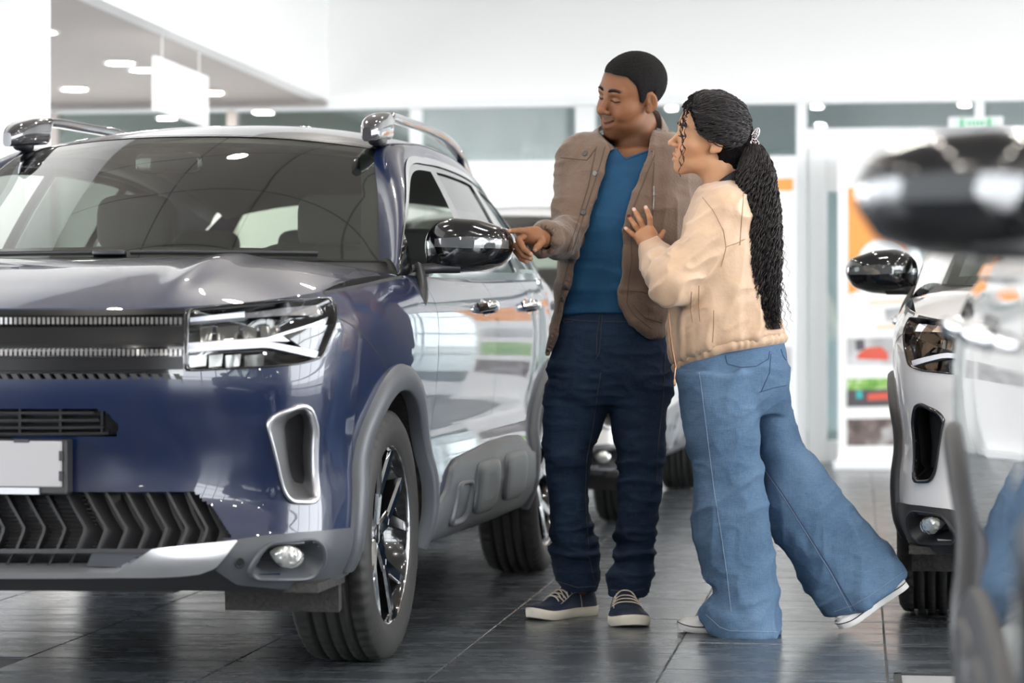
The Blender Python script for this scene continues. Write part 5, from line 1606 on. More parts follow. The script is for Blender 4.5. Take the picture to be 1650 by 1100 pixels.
# brown field jacket
jk = cloth('brown cotton jacket', (.120, .075, .051), (.152, .098, .069), 14, .72, (140, .25, 3), .25)
jk_in = pbr('jacket lining', (.10, .062, .045), .8)
rows = [(206, 985, 1064, 8.0, .075), (222, 945, 1098, 8.0, .110), (240, 921, 1116, 8.0, .135), (270, 910, 1122, 7.99, .152), (320, 905, 1122, 7.985, .162), (400, 903, 1110, 7.98, .162), (460, 898, 1100, 7.98, .160), (510, 891, 1094, 7.98, .165), (545, 885, 1090, 7.98, .172), (572, 880, 1088, 7.98, .176)]
v = Vol((-.0, 7.56, .80), (.78, 8.32, 1.64), .005)
v.add(column(rows), 0)
v.add(rc(SH_R + np.array([.01, 0, .0]), EL_R + np.array([-.004, 0, .0]), .068, .058), .04)
v.add(rc(EL_R + np.array([-.004, 0, 0]), WR_R + (EL_R - WR_R) * .10, .058, .047), .02)
v.add(rc(SH_L, EL_L, .070, .060), .04).add(rc(EL_L, WR_L + (EL_L - WR_L) * .12, .058, .045), .02)
v.cut(column([(190, 990, 1058, 8.0, .060)] + [(r_[0], r_[1] + 7, r_[2] - 7, r_[3], r_[4] - .014) for r_ in rows[1:-1]] + [(590, 887, 1081, 7.98, .162)]), 0, m=.05)
d_ = (WR_R - EL_R) / np.linalg.norm(WR_R - EL_R); v.cut(rc(WR_R - d_ * .06, WR_R + d_ * .08, .034, .040), .003)
d_ = (WR_L - EL_L) / np.linalg.norm(WR_L - EL_L); v.cut(rc(WR_L - d_ * .05, WR_L + d_ * .08, .034, .040), .003)
FRONT = [(930, 150), (953, 200), (964, 210), (974, 224), (983, 240), (977, 258), (968, 290), (957, 322), (948, 352), (936, 388), (925, 420), (918, 450), (911, 480), (906, 508), (899, 535), (893, 552), (886, 566), (880, 590), (1060, 590), (1064, 541), (1050, 541), (1036, 533), (1022, 523), (1008, 509), (999, 490), (998, 474), (1003, 455), (1006, 432), (1003, 400), (1004, 372), (1009, 348), (1019, 315), (1031, 288), (1042, 262), (1050, 236), (1056, 190)]
v.cut(prism(FRONT, 7.83, 7.3, 7.985), .004, m=.03)
v.cut(prism([(1040, 541), (1064, 541), (1078, 530), (1094, 520), (1150, 515), (1150, 600), (1040, 600)], 7.83, 7.3, 8.02), .004, m=.03)
v.cut(prism([(840, 566), (1200, 556), (1200, 640), (840, 640)], 7.98, 7.98, 8.5), .004, m=.03)
V, F = v.mesh(2)
arm = np.exp(-np.maximum(dist_chain(V, [SH_R, EL_R, WR_R]) - .05, 0) / .02)
V = folds(V, F, .005 + .008 * arm, (6, 6, 15), 21); V = folds(V, F, .0035, (22, 9, 5), 29)
low = sstep(1.2 - V[:, 2], 0, .2)
V = folds(V, F, .006 * low + .002, (7, 5, 9), 33); V = folds(V, F, .0035 * arm, (16, 16, 45), 8)
jacket = child(V, F, 'jacket', jk)
cj = Cast(V, F)
# stand collar
lowc = np.array([W(974, 250, 7.875), W(950, 228, 7.94), W(962, 213, 8.03), W(990, 205, 8.09), W(1028, 203, 8.105), W(1062, 207, 8.08), W(1080, 224, 8.0), W(1066, 246, 7.90), W(1044, 268, 7.845)])
upc = np.array([W(990, 240, 7.885), W(966, 213, 7.945), W(974, 201, 8.03), W(998, 190, 8.08), W(1030, 182, 8.09), W(1054, 178, 8.06), W(1065, 196, 7.99), W(1060, 226, 7.90), W(1050, 244, 7.85)])
A = curvel(lowc, 50); Bc = curvel(upc, 50); s_ = np.linspace(0, 1, 8)[None, :, None]
P = A[:, None] * (1 - s_) + Bc[:, None] * s_
cen = P.mean((0, 1)); out = P - cen; out[..., 2] = 0; out /= np.linalg.norm(out, axis=-1)[..., None] + 1e-9
P = P + out * (.006 * np.sin(s_ * np.pi))
o = MB().grid(rel(P, MB_)).build('collar', jk, MAN); thick(o, .008, 0); m_ = o.modifiers.new('sub', 'SUBSURF'); m_.levels = m_.render_levels = 1
MB().tube(rel(Bc + out[:, -1] * .002, MB_), .0028, 6).build('collar_piping', jk_in, MAN)
# seams, placket, snaps, zip
sd = pbr('jacket stitching', (.085, .052, .036), .8); snap = pbr('snap metal', (.10, .09, .08), .35, .8); zipm = pbr('zip metal', (.25, .24, .22), .35, .8)
for pts in ([(975, 236), (966, 268), (956, 300), (944, 336), (934, 368), (920, 410), (912, 440), (905, 470), (899, 505)], [(904, 254), (925, 256), (946, 258)], [(946, 258), (952, 250), (962, 236)], [(960, 240), (948, 300), (930, 360), (914, 406)],
            [(1055, 250), (1038, 290), (1022, 330), (1016, 360), (1018, 420), (1012, 460), (1010, 488), (1022, 508), (1050, 530)], [(1052, 350), (1052, 300), (1054, 262)], [(1012, 468), (1035, 470), (1062, 480)], [(1020, 492), (1040, 512), (1066, 520)]):
    seam(cj, pts, .0014, 'jacket_seam', sd, MAN, MB_, 46)
for px, py in ((943, 247), (959, 279), (940, 342), (920, 418), (911, 462), (983, 240), (906, 482)):
    p, nn = cj.hit(px, py)
    if p is None: continue
    if nn[1] > 0: nn = -nn
    a_ = np.cross(nn, (0, 0, 1)); a_ /= np.linalg.norm(a_); b_ = np.cross(nn, a_); th = np.arange(16) / 16 * 2 * np.pi
    rows_ = [p + nn * z + r * (np.cos(th)[:, None] * a_ + np.sin(th)[:, None] * b_) for r, z in ((.0095, -.001), (.0095, .0025), (.0075, .004), (.0055, .0028), (.004, .0035))]
    mb = MB().grid(rel(np.stack(rows_), MB_), wv=True); mb.fan(rel(rows_[-1], MB_)); mb.build('snap_button', snap, MAN)
z_ = seam(cj, [(1053, 300), (1053, 322), (1052, 338)], .0026, 'pocket_zip', zipm, MAN, MB_, 24)
# shoulder strap
P1 = cj.line([(960, 205), (945, 213), (928, 222), (914, 232)], 16, .004); P2 = cj.line([(968, 213), (952, 222), (935, 231), (919, 240)], 16, .004)
if len(P1) == len(P2) == 16: thick(MB().grid(rel(np.stack([P1, P2], 1), MB_)).build('shoulder_strap', jk, MAN), .004, 0)

# dark jeans
jn = denim('dark denim', (.0032, .0085, .023), (.019, .040, .078))
jn_seam = pbr('denim seam thread', (.055, .050, .055), .8); belt_m = pbr('rivet', (.3, .24, .15), .4, .8)
v = Vol((.05, 7.72, .06), (.58, 8.30, .99), .005)
v.add(column([(502, 905, 1080, 7.98, .122), (540, 896, 1083, 7.98, .130), (580, 889, 1085, 7.98, .135), (615, 883, 1083, 7.98, .130), (650, 878, 1078, 7.98, .105)]), 0)
v.add(column([(590, 889, 985, 7.985, .112), (630, 881, 984, 7.985, .108), (660, 877, 979, 7.985, .102), (690, 876, 968, 7.985, .096), (715, 876, 958, 7.985, .090), (740, 878, 951, 7.985, .086), (780, 882, 946, 7.99, .080), (820, 888, 950, 8.0, .078), (880, 892, 957, 8.03, .080), (905, 892, 963, 8.045, .084), (922, 893, 964, 8.05, .084), (936, 898, 962, 8.05, .082), (950, 908, 960, 8.05, .078)]), .02)
v.add(column([(590, 980, 1084, 7.975, .112), (630, 980, 1080, 7.97, .108), (660, 982, 1075, 7.965, .102), (700, 989, 1070, 7.96, .094), (745, 996, 1066, 7.955, .086), (805, 996, 1062, 7.955, .080), (855, 994, 1053, 7.96, .078), (885, 996, 1048, 7.96, .078), (905, 992, 1049, 7.96, .082), (922, 979, 1051, 7.96, .086), (940, 980, 1046, 7.96, .082), (958, 983, 1040, 7.96, .076)]), .02)
v.cut(column([(495, 911, 1074, 7.98, .112), (540, 902, 1077, 7.98, .120)]), 0)
for x_, y_, Y_ in ((933, 945, 8.05), (1013, 955, 7.96)):
    v.cut(rc(W(x_, y_ - 14, Y_), W(x_, y_ + 25, Y_), .046, .054), .003)
V, F = v.mesh(2)
z = V[:, 2]
a = .004 * np.exp(-((z - .50) / .09) ** 2) + .0075 * np.exp(-((z - .22) / .10) ** 2) + .004 * np.exp(-((z - .78) / .08) ** 2) + .0015
V = folds(V, F, a * 1.7, (7, 5, 17), 41); V = folds(V, F, a, (12, 9, 30), 17, ridged=True); V = folds(V, F, .003, (4, 3, 4), 2, ridged=False)
child(V, F, 'jeans', jn)
cje = Cast(V, F)
for pts in ([(968, 600), (962, 640), (955, 690), (945, 740), (943, 790), (945, 840), (950, 900), (957, 935)], [(966, 508), (962, 540), (961, 570)], [(970, 508), (968, 540), (966, 568), (960, 578)], [(1072, 560), (1068, 640), (1060, 720), (1058, 780)], [(908, 514), (940, 517), (966, 518)], [(970, 518), (1010, 518), (1035, 516)], [(902, 510), (910, 520), (922, 518)],
            [(898, 936), (930, 946), (960, 944)], [(984, 950), (1012, 953), (1040, 948)]):
    seam(cje, pts, .0013, 'jeans_seam', jn_seam, MAN, MB_, 50)
# shoes
nav = pbr('navy nubuck', (.012, .022, .050), .6, bump=(140, .2, 3)); sole_m = pbr('off white sole', (.72, .66, .55), .6, bump=(60, .1, 2)); lace_m = pbr('beige lace', (.62, .54, .44), .8)
def ground(px, py): return np.array([(px - CX) / (py - HOR) * CAMH, FPX * CAMH / (py - HOR), 0])
t1 = ground(857, 1000); shoe(MAN, MB_, t1 + np.array([.205, .205, 0]), t1, .1, (sole_m, nav, lace_m), 'derby', 0, .292, .108)
t2 = ground(1021, 1012); shoe(MAN, MB_, t2 + np.array([-.016, .27, 0]), t2, .1, (sole_m, nav, lace_m), 'derby', 0, .285, .122)

# ------------------------------------------------------------------ the woman
YW = 7.60
WB_ = W(1190, 1022, 7.55); WB_[2] = 0
WOM = empty('person', tuple(WB_)); tag(WOM, 'woman in beige bomber jacket and wide light jeans leaning on the man', 'person')
def childw(V, F, name, mat, parent=None): return mesh_np(name, rel(V, WB_), F, mat, parent or WOM)
SK_W = (.46, .245, .135)
skin_w = skin_mat('woman skin', .40)
oW = W(1141, 222, 7.60); BW = head_basis(83, -6, 12); SW = 1.0
nw0 = W(1158, 268, 7.615); nw1 = W(1162, 312, 7.62)
Vh, Fh, Lh, up_l, lw_l = make_head(False, oW, BW, SW, (nw0, nw1))
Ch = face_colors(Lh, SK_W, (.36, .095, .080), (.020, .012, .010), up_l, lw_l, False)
Ch = mixc(Ch, np.array(SK_W) * (1.05, .80, .74), .45 * np.exp(-((np.abs(Lh[:, 0]) - .045) / .025) ** 2 - ((Lh[:, 2] + .038) / .022) ** 2) * (Lh[:, 1] > .02))
v = Vol((.40, 7.35, .02), (1.30, 7.86, 1.45), .008)
v.add(column([(300, 1130, 1200, 7.62, .07), (340, 1115, 1210, 7.62, .10), (420, 1100, 1220, 7.61, .11), (500, 1098, 1235, 7.61, .105), (570, 1102, 1250, 7.61, .12), (640, 1105, 1250, 7.61, .11)]), 0)
v.add(rc(nw1, W(1165, 340, 7.62), .05, .07), .04)
SL, EL, WL = W(1168, 342, 7.49), W(1087, 456, 7.47), W(1051, 404, 7.715)
SR, ER, WR = W(1145, 345, 7.72), W(1125, 440, 7.87), W(1052, 490, 7.90)
for a, b, c in ((SL, EL, WL), (SR, ER, WR)): v.add(rc(a, b, .042, .036), .03).add(rc(b, c, .036, .024), .02)
for hip, kn, an in ((W(1150, 640, 7.56), W(1172, 800, 7.55), W(1200, 985, 7.56)), (W(1225, 640, 7.66), W(1290, 800, 7.66), W(1400, 955, 7.66))):
    v.add(rc(hip, kn, .075, .052), .03).add(rc(kn, an, .050, .033), .02)
Vb, Fb = v.mesh(1)
# left hand flat on his chest
hv = Vol((.32, 7.66, 1.12), (.50, 7.86, 1.36), .0018)
h = lambda x, y, Y: W(x, y, Y)
hv.add(rc(h(1054, 410, 7.725), h(1049, 398, 7.745), .0245, .0240), 0)
hv.add(ell(h(1043, 384, 7.768), (.036, .0165, .038)), .02)
hv.add(rc(h(1047, 392, 7.755), h(1030, 381, 7.776), .018, .013), .014); hv.add(rc(h(1047, 392, 7.755), h(1047, 370, 7.775), .018, .013), .014)
fing = [([(1027, 384, 7.778), (1019, 377, 7.772), (1012.5, 371.5, 7.774), (1008, 367.5, 7.778)], [.0088, .0078, .0068, .0056]),
        ([(1032, 376, 7.777), (1023.5, 363.5, 7.768), (1017, 354.5, 7.770), (1012.8, 348, 7.775)], [.0092, .0082, .0072, .0060]),
        ([(1037.5, 371, 7.776), (1032, 356, 7.766), (1026, 345, 7.769), (1021.5, 337, 7.774)], [.0094, .0086, .0076, .0064]),
        ([(1048, 368, 7.775), (1047, 351, 7.764), (1043.5, 341, 7.768), (1040.5, 334, 7.773)], [.0094, .0086, .0076, .0064]),
        ([(1055, 392, 7.760), (1064, 382, 7.775), (1069, 373, 7.785)], [.0110, .0092, .0074])]
for pts, r in fing: chain(hv, [h(*p) for p in pts], r, .003)
Vhd, Fhd = hv.mesh(1)
# right fingertips reaching round his waist
fv = Vol((.30, 7.78, .93), (.50, 7.92, 1.06), .0022)
fv.add(rc(W(1046, 490, 7.875), W(1026, 496, 7.85), .022, .016), 0)
for k in range(4): chain(fv, [W(1030, 490 + 4 * k, 7.855), W(1014, 495 + 3.4 * k, 7.838), W(1004 + 2.5 * k, 499 + 3.2 * k, 7.836)], [.0085, .0078, .006], .003)
Vf, Ff = fv.mesh(1)
V, F = join([(Vh, Fh), (Vb, Fb), (Vhd, Fhd), (Vf, Ff)])
Cd = np.tile(np.array(SK_W) * (.95, .90, .88), (len(Vhd), 1))
kn_ = np.min([np.linalg.norm(Vhd - h(*p[i]), axis=1) for p, r in fing[:4] for i in (1, 2)], axis=0)
Cd = mixc(Cd, np.array(SK_W) * (.80, .62, .55), .5 * (1 - sstep(kn_, .006, .012)))
for k, (p, r) in enumerate(fing[:4]):
    e = np.array(h(*p[-1])) + np.array([-.001, -.006, .002]); d = np.linalg.norm(Vhd - e, axis=1)
    Cd = mixc(Cd, (.10, .008, .012) if k == 1 else (.62, .42, .36), 1 - sstep(d, .0065, .0090))
C = np.vstack([Ch, np.tile(np.array(SK_W), (len(Vb), 1)), Cd, np.tile(np.array(SK_W), (len(Vf), 1))])
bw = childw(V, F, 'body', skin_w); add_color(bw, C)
face_lines(Lh, Fh, oW, BW, SW, WB_, WOM, pbr('brow dark brown', (.012, .007, .006), .8, spec=.15), False)
# lashes
lash = MB()
for s in (-1,):
    for q in np.linspace(-1, 1, 11):
        a = np.array((s * (.032 + .014 * q), .0885 - .004 * q * q, .000)); lash.tube(rel(toW(np.array([a, a + (s * .002 * q, .006, -.002), a + (s * .004 * q, .010, -.001)]), oW, BW, SW), WB_), np.array([.0007, .0006, .0003]), 4)
lash.build('eyelashes', pbr('lash black', (.008, .006, .006), .6), WOM)['kind'] = 'stuff'

# beige bomber jacket
bj = cloth('beige satin jacket', (.52, .345, .225), (.58, .40, .27), 9, .36, (90, .12, 3), .3)
rib = pbr('black rib knit', (.012, .012, .014), .85, bump=(260, .6, 1, (1, 1, .05)))
rows = [(292, 1142, 1200, 7.625, .060), (304, 1125, 1206, 7.622, .110), (322, 1116, 1212, 7.62, .140), (350, 1106, 1220, 7.61, .155), (400, 1094, 1232, 7.60, .162), (450, 1085, 1244, 7.60, .160), (500, 1081, 1255, 7.60, .158), (535, 1081, 1262, 7.60, .160), (560, 1083, 1263, 7.60, .158), (585, 1088, 1262, 7.60, .152), (600, 1090, 1260, 7.60, .150)]
v = Vol((.38, 7.28, .78), (.90, 7.90, 1.42), .005)
v.add(column(rows), 0)
v.add(rc(SL, EL + np.array([.006, 0, .004]), .070, .064), .035)
v.add(rc(EL, WL + (EL - WL) * .16, .064, .050), .025)
v.add(rc(SR, ER, .058, .046), .03).add(rc(ER, WR + (ER - WR) * .18, .046, .036), .02)
v.cut(rc(nw0 + np.array([0, 0, .02]), nw1 + np.array([0, 0, .012]), .056, .058), .004)
d_ = (WL - EL) / np.linalg.norm(WL - EL); v.cut(rc(WL - d_ * .045, WL + d_ * .10, .034, .044), .003)
d_ = (WR - ER) / np.linalg.norm(WR - ER); v.cut(rc(WR - d_ * .045, WR + d_ * .10, .030, .040), .003)
v.cut(column([(r_[0], r_[1] + 9, r_[2] - 9, r_[3], r_[4] - .016) for r_ in rows[6:]] + [(620, 1098, 1252, 7.60, .136)]), 0)
v.cut(prism([(1040, 598), (1091, 586), (1110, 571), (1160, 553), (1225, 542), (1300, 537), (1300, 660), (1040, 660)], 7.50, 7.2, 8.0), .004, m=.03)
V, F = v.mesh(2)
arm = np.exp(-np.maximum(dist_chain(V, [SL, EL, WL]) - .062, 0) / .02); el_ = np.exp(-(np.linalg.norm(V - EL, axis=1) / .12) ** 2)
lowj = sstep(1.12 - V[:, 2], 0, .22)
V = folds(V, F, .003 + .012 * lowj * (1 - arm), (16, 12, 3.2), 51)
rot = np.array([[.8, 0, -.6], [0, 1, 0], [.6, 0, .8]])
V = folds(V, F, .005 + .006 * arm + .010 * el_, (8, 6, 18), 61, rot=rot); V = folds(V, F, .0035, (6, 6, 7), 5, ridged=False)
childw(V, F, 'jacket', bj); cw = Cast(V, F)
# gathered hem band
th = np.linspace(0, 2 * np.pi, 241)[:-1]
fz = lambda px, py: W(px, py, 7.6)
fn = [(1088, 1263, 7.60, .160)]
cxm = (1088 + 1262) / 2; band = []
for f_, gr_ in ((0, .000), (.15, .006), (.5, .010), (.85, .006), (1, -.004)):
    ring = []
    for t in th:
        px = cxm + (1262 - 1086) / 2 * math.cos(t); X = W(px, 560, 7.6)[0]; Yv = 7.6 + .157 * math.sin(t)
        ytop = np.interp(px, [1086, 1110, 1160, 1225, 1262], [586, 569, 551, 540, 536]) - 2; ybot = np.interp(px, [1086, 1110, 1160, 1225, 1262], [603, 584, 568, 558, 554])
        z = W(px, ytop + (ybot - ytop) * f_, 7.6)[2]
        g_ = gr_ + (.0032 * math.sin(f_ * math.pi)) * math.sin(t * 36 + 2.2 * math.sin(5 * t) + 1.5 * math.sin(9 * t)) 
        c_ = W(cxm, 560, 7.6)[0]; ring.append((X + math.cos(t) * g_, Yv + math.sin(t) * g_, z))
    band.append(ring)
MB().grid(rel(np.array(band), WB_), wv=True).build('hem_band', bj, WOM)
# knitted collar and cuff
def ringband(c0, c1, r0, r1, name, mat, tilt0=0, par=None):
    d = c1 - c0; d = d / np.linalg.norm(d); a_ = np.cross(d, (0, 1, .1)); a_ /= np.linalg.norm(a_); b_ = np.cross(d, a_); t = np.arange(48) / 48 * 2 * np.pi
    rws = []
    for f_, r in ((0, r0), (.03, r0 + .004), (.5, (r0 + r1) / 2 + .005), (.97, r1 + .004), (1, r1), (.9, r1 - .004)):
        c = c0 + (c1 - c0) * f_; rws.append(c + r * (np.cos(t)[:, None] * a_ + np.sin(t)[:, None] * b_))
    return MB().grid(rel(np.stack(rws), WB_), wv=True).build(name, mat, WOM)
ax_ = W(1177, 290, 7.62) - W(1168, 306, 7.62)
low_ = np.array([W(1146, 305, 7.56), W(1160, 302, 7.545), W(1182, 294, 7.55), W(1202, 288, 7.60), W(1206, 287, 7.66), W(1190, 292, 7.71), W(1165, 300, 7.70), W(1146, 305, 7.67)])
upc_ = np.array([W(1149, 300, 7.565), W(1160, 291, 7.555), W(1180, 277, 7.56), W(1198, 271, 7.605), W(1200, 270, 7.65), W(1188, 275, 7.69), W(1165, 288, 7.69), W(1149, 300, 7.66)])
A = curvel(low_, 50); Bc = curvel(upc_, 50); s_ = np.linspace(0, 1, 7)[None, :, None]; P = A[:, None] * (1 - s_) + Bc[:, None] * s_
thick(MB().grid(rel(P, WB_)).build('collar', rib, WOM), .006, 0)
dw = (WL - EL) / np.linalg.norm(WL - EL)
ringband(WL - dw * .050, WL - dw * .016, .034, .031, 'cuff', rib)
st_w = pbr('jacket stitch beige', (.33, .20, .12), .7)
for pts in ([(1132, 318), (1150, 340), (1166, 372), (1170, 398), (1162, 430)], [(1199, 300), (1196, 340), (1192, 395)], [(1168, 398), (1186, 392), (1200, 385)], [(1114, 470), (1113, 500), (1116, 520)], [(1126, 460), (1126, 495), (1128, 518)], [(1150, 500), (1150, 530), (1148, 552)]):
    seam(cw, pts, .0011, 'jacket_seam', st_w, WOM, WB_, 40)
zz = MB().tube(rel(np.array([W(1089, 588, 7.475), W(1087.5, 598, 7.47), W(1087, 612, 7.47)]), WB_), .0028, 6); zz.sell(tuple(rel(W(1087, 616, 7.47), WB_)), (.004, .003, .011), .7, .7); zz.build('zip_pull', pbr('copper zip', (.45, .25, .15), .3, .9), WOM)
zz = MB().tube(rel(np.array([W(1076, 480, 7.50), W(1079, 520, 7.48), W(1083, 560, 7.475), W(1089, 592, 7.47)]), WB_), .0030, 6).build('zip', pbr('copper zip dark', (.30, .17, .10), .35, .8), WOM)

# wide jeans
wj = denim('light denim', (.060, .115, .200), (.140, .225, .340))
wj_seam = pbr('light denim seam', (.20, .27, .37), .8); wj_dark = pbr('denim stitch dark', (.04, .07, .15), .8)
v = Vol((.48, 7.33, .0), (1.32, 7.88, .96), .0055)
v.add(column([(545, 1092, 1262, 7.60, .135), (580, 1091, 1265, 7.60, .145), (610, 1093, 1268, 7.60, .150), (640, 1096, 1268, 7.60, .140), (665, 1102, 1262, 7.60, .11)]), 0)
v.add(column([(600, 1093, 1222, 7.54, .125), (640, 1096, 1221, 7.54, .122), (680, 1102, 1221, 7.54, .115), (722, 1110, 1221, 7.54, .108), (767, 1119, 1227, 7.54, .102), (800, 1120, 1231, 7.54, .100), (849, 1122, 1236, 7.545, .102), (904, 1134, 1242, 7.55, .108), (935, 1146, 1245, 7.55, .112), (954, 1152, 1247, 7.55, .114), (975, 1144, 1250, 7.55, .118), (990, 1136, 1252, 7.55, .122), (1008, 1142, 1254, 7.55, .124), (1020, 1152, 1255, 7.55, .124)]), .018)
v.add(column([(600, 1190, 1266, 7.66, .105), (640, 1200, 1269, 7.66, .105), (680, 1212, 1280, 7.665, .105), (713, 1220, 1291, 7.67, .104), (745, 1225, 1314, 7.67, .104), (800, 1232, 1356, 7.67, .104), (845, 1240, 1398, 7.67, .108), (876, 1260, 1423, 7.67, .112), (917, 1287, 1452, 7.67, .116), (940, 1302, 1468, 7.67, .118), (970, 1320, 1488, 7.67, .120), (1004, 1342, 1512, 7.67, .120)]), .018)
hemline = [(1310, 1011), (1340, 992), (1370, 981), (1408, 959), (1438, 940), (1462, 922), (1500, 894), (1620, 905), (1620, 1100), (1310, 1100)]
v.cut(prism(hemline, 7.62, 7.2, 8.0), .003, m=.03)
# hollow legs at the hems
v.cut(rc(W(1203, 1000, 7.55), W(1203, 1040, 7.55), .088, .094), .003)
v.cut(rc(W(1392, 960, 7.66), W(1415, 990, 7.66), .070, .090), .003)
V, F = v.mesh(2)
z = V[:, 2]
a = .0035 + .004 * np.exp(-((z - .5) / .12) ** 2) + .006 * np.exp(-((z - .1) / .10) ** 2) + .004 * np.exp(-((z - .80) / .05) ** 2)
V = folds(V, F, .012 * sstep(.60 - z, 0, .35), (11, 9, 1.6), 71); V = folds(V, F, a * 1.5, (5, 5, 12), 81, rot=rot); V = folds(V, F, .003, (14, 9, 20), 3)
childw(V, F, 'jeans', wj); cwj = Cast(V, F)
for pts, mt in (([(1125, 585), (1132, 640), (1142, 720), (1152, 800), (1162, 860), (1172, 930), (1178, 985)], wj_seam), ([(1228, 750), (1262, 800), (1300, 860), (1340, 925), (1372, 985)], wj_seam), ([(1232, 752), (1266, 802), (1304, 862), (1344, 926), (1377, 984)], wj_dark),
                ([(1169, 572), (1172, 586), (1195, 592), (1218, 590), (1238, 578), (1240, 566)], wj_dark), ([(1258, 562), (1262, 574), (1266, 580)], wj_dark), ([(1223, 632), (1245, 625), (1266, 621)], wj_dark), ([(1242, 570), (1240, 600), (1226, 632)], wj_dark),
                ([(1138, 990), (1160, 1010), (1175, 1016), (1253, 1018)], wj_seam), ([(1345, 985), (1375, 975), (1408, 955), (1455, 922)], wj_seam)):
    seam(cwj, pts, .0013, 'jeans_seam', mt, WOM, WB_, 54)

# white canvas shoes
wsh = pbr('white canvas', (.80, .78, .76), .6, bump=(200, .1, 2)); wso = pbr('white rubber', (.82, .80, .78), .5); wl = pbr('sole stripe', (.05, .05, .07), .5)
t1 = ground(1092, 1018); shoe(WOM, WB_, t1 + np.array([.25, .02, 0]), t1, .08, (wso, wsh, wso, wl), 'sneaker', 0, .25, .092)
t2 = ground(1356, 1018); shoe(WOM, WB_, t2 + np.array([.25, .01, 0]), t2, .08, (wso, wsh, wso, wl), 'sneaker', math.radians(34), .25, .092)

# ---- long dark curls
hair_w = pbr('black curls', (.0065, .0048, .0052), .45, spec=.35, vary=(60, .6, (.015, .010, .010)))
def hl_w(Y, X):
    z = np.interp(Y, [-.14, -.08, -.05, -.034, -.026, -.018, .012, .03, .048, .062, .072, .12], [-.105, -.104, -.100, -.082, -.03, .028, .026, .012, .022, .052, .078, .085])
    return z + .0 * X
L2, F2 = hair_cap(oW, BW, SW, .0145, hl_w, .003)
L2 = L2 + vnormals(L2, F2) * ((vnoise(L2 * 70, 5) - .5) * .006 + (vnoise(L2 * 160, 6) - .5) * .004)[:, None]
childw(toW(L2, oW, BW, SW), F2, 'hair', pbr('black hair base', (.0045, .0035, .0038), .9, spec=.08, bump=(300, .8, 2)))
rng = np.random.default_rng(7)
CLIP = W(1211, 226, 7.615); CLo = (CLIP - oW) @ BW / SW
mb = MB()
def scalp(y, x, z, g): 
    return np.array([x, y, z])
for k in range(820):                        # strands swept back over the scalp to the clip
    side = -1 if k % 5 else 1
    ph = rng.uniform(-.75, 1.45) if side < 0 else rng.uniform(.9, 1.5)
    a0 = rng.uniform(-.2, 1.15) if k % 3 else 1.15
    n = 34; t = np.linspace(0, 1, n)
    # path on the skull ellipsoid from the hairline to the clip
    th0 = a0; e0 = ph
    st = np.array((side * .078 * math.cos(e0) * 1.1, -.012 + .098 * math.sin(th0) * (.55 + .45 * math.cos(e0 * .6)), .045 + .082 * math.sin(e0)))
    if st[2] < hl_w(st[1], 0) + .004: st[2] = hl_w(st[1], 0) + .006
    P = st[None] * (1 - t)[:, None] + CLo[None] * t[:, None]
    c = np.array((0, -.005, .040)); d = P - c; r = np.array((.076 + .021, .098 + .021, .082 + .021))
    q = np.sqrt(((d / r) ** 2).sum(1)); lift = np.maximum(1 / np.maximum(q, .2), 1) * (1 - sstep(t, .85, 1)) + sstep(t, .85, 1)
    P = c + d * lift[:, None]
    f_ = rng.uniform(4.5, 8.5); am = rng.uniform(.0035, .0090) * np.sin(np.pi * np.clip(t * 1.1, 0, 1)) ** .5
    p1, p2 = rng.uniform(0, 6.28, 2)
    P = P + np.stack([am * np.sin(f_ * 6.28 * t * .6 + p1), am * .6 * np.cos(f_ * 6.28 * t * .6 + p2), am * np.cos(f_ * 6.28 * t * .6 + p1)], 1)
    mb.tube(rel(toW(P, oW, BW, SW), WB_), np.interp(t, [0, .1, .9, 1], [.0006, .0014, .0014, .0008]), 4, cap=False)
mb.build('hair_strands', hair_w, WOM)['kind'] = 'stuff'
mb = MB()
core = curvel([W(1208, 222, 7.60), W(1216, 250, 7.565), W(1219, 300, 7.53), W(1224, 360, 7.50), W(1228, 430, 7.485), W(1233, 490, 7.48), W(1242, 530, 7.48)], 40)
wid = np.interp(np.linspace(0, 1, 40), [0, .08, .2, .4, .65, .85, 1], [.016, .032, .052, .060, .056, .044, .028])
for k in range(950):
    n = 64; end = rng.uniform(.55, 1.0) if rng.random() < .8 else 1.0
    t = np.linspace(0, end, n); ang = rng.uniform(0, 6.28); rr = math.sqrt(rng.uniform(.02, 1))
    c = np.stack([np.interp(t, np.linspace(0, 1, 40), core[:, i]) for i in range(3)], 1); w_ = np.interp(t, np.linspace(0, 1, 40), wid)
    off = np.stack([rr * math.cos(ang) * w_ * 1.12, rr * math.sin(ang) * w_ * .62, 0 * w_], 1)
    fq = rng.uniform(11, 17); am = rng.uniform(.0030, .0062) * np.clip(t * 6, .2, 1); p1 = rng.uniform(0, 6.28)
    P = c + off + np.stack([am * np.sin(fq * 6.28 * t + p1), am * np.cos(fq * 6.28 * t + p1), .3 * am * np.sin(2 * fq * t)], 1)
    mb.tube(rel(P, WB_), np.interp(t / end, [0, .1, .8, 1], [.0010, .0018, .0016, .0005]), 4, cap=False)
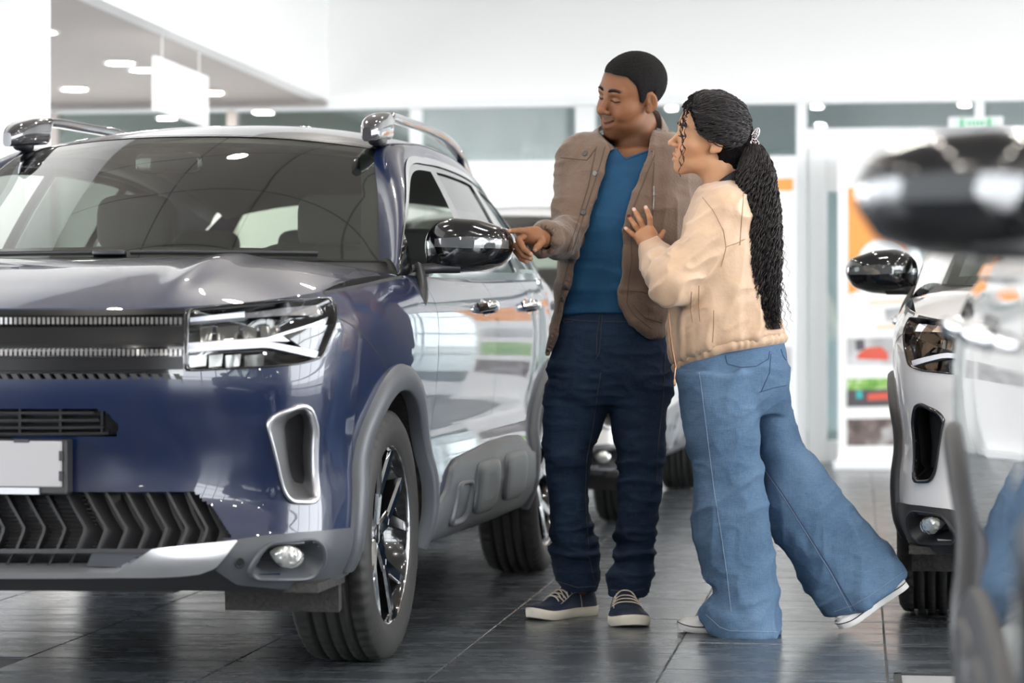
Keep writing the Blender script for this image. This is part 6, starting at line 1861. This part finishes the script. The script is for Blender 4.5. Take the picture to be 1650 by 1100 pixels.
for k in range(26):                        # stray ends
    s0 = rng.uniform(.3, .9); c0 = np.array([np.interp(s0, np.linspace(0, 1, 40), core[:, i]) for i in range(3)]); n = 26; t = np.linspace(0, 1, n)
    dx = rng.choice([-1, 1]) * rng.uniform(.05, .08); am = .004; p1 = rng.uniform(0, 6)
    P = c0 + np.stack([dx * (.75 + .35 * t) + am * np.sin(22 * t + p1), -.01 + am * np.cos(22 * t + p1), -.10 * t], 1); mb.tube(rel(P, WB_), np.linspace(.0012, .0004, n), 3, cap=False)
mb.build('ponytail', hair_w, WOM)['kind'] = 'stuff'
mb = MB()
for k, pts in enumerate(([(1108, 168), (1100, 190), (1097, 215), (1102, 240), (1099, 268)], [(1112, 165), (1104, 185), (1104, 212), (1100, 238), (1101, 258)], [(1104, 172), (1097, 195), (1099, 225), (1096, 250), (1095, 285)], [(1114, 168), (1105, 188), (1101, 205)])):
    c = curvel([W(x, y, 7.525) for x, y in pts], 50); t = np.linspace(0, 1, 50); p1 = k * 2.0
    for q in range(4):
        wv = (24 + 3 * k) * t + 5 * t * t + p1 + q * .18; am = .0030 + .0004 * q
        P = c + np.stack([am * np.sin(wv), am * np.cos(wv), 0 * t], 1) + np.array([.0012 * q * (1 - t), 0 * t, 0 * t]).T; mb.tube(rel(P, WB_), np.linspace(.0011, .0005, 50), 4, cap=False)
mb.build('loose_curls', hair_w, WOM)['kind'] = 'stuff'
# butterfly clip
cm = pbr('clip silver rose', (.70, .58, .58), .25, .9)
cb = None
for k, lobe in enumerate(([(1209, 222), (1214, 212), (1221, 205), (1224, 207), (1223, 217), (1217, 225)], [(1210, 224), (1218, 224), (1223, 229), (1222, 237), (1216, 239), (1210, 232)], [(1209, 226), (1206, 236), (1207, 241), (1211, 240), (1212, 232)])):
    L_ = smooth_loop(ploop([tuple(W(x, y, 7.575)) for x, y in lobe], 36), 1)
    o_ = MB().tube(rel(np.vstack([L_, L_[:2]]), WB_), .0014, 6, cap=False)
    c_ = L_.mean(0)
    for a in range(0, 36, 5): o_.tube(rel(np.array([L_[a], c_ + (L_[a] - c_) * .25 + (0, -.002, 0)]), WB_), .0010, 5)
    o_.sell(tuple(rel(c_, WB_)), (.003, .002, .003), 1, 1, 8, 10)
    if cb is None: cb = o_
    else:
        cb.raw(np.vstack(o_.V), np.concatenate(o_.F4))
cb.build('hair_clip', cm, WOM)
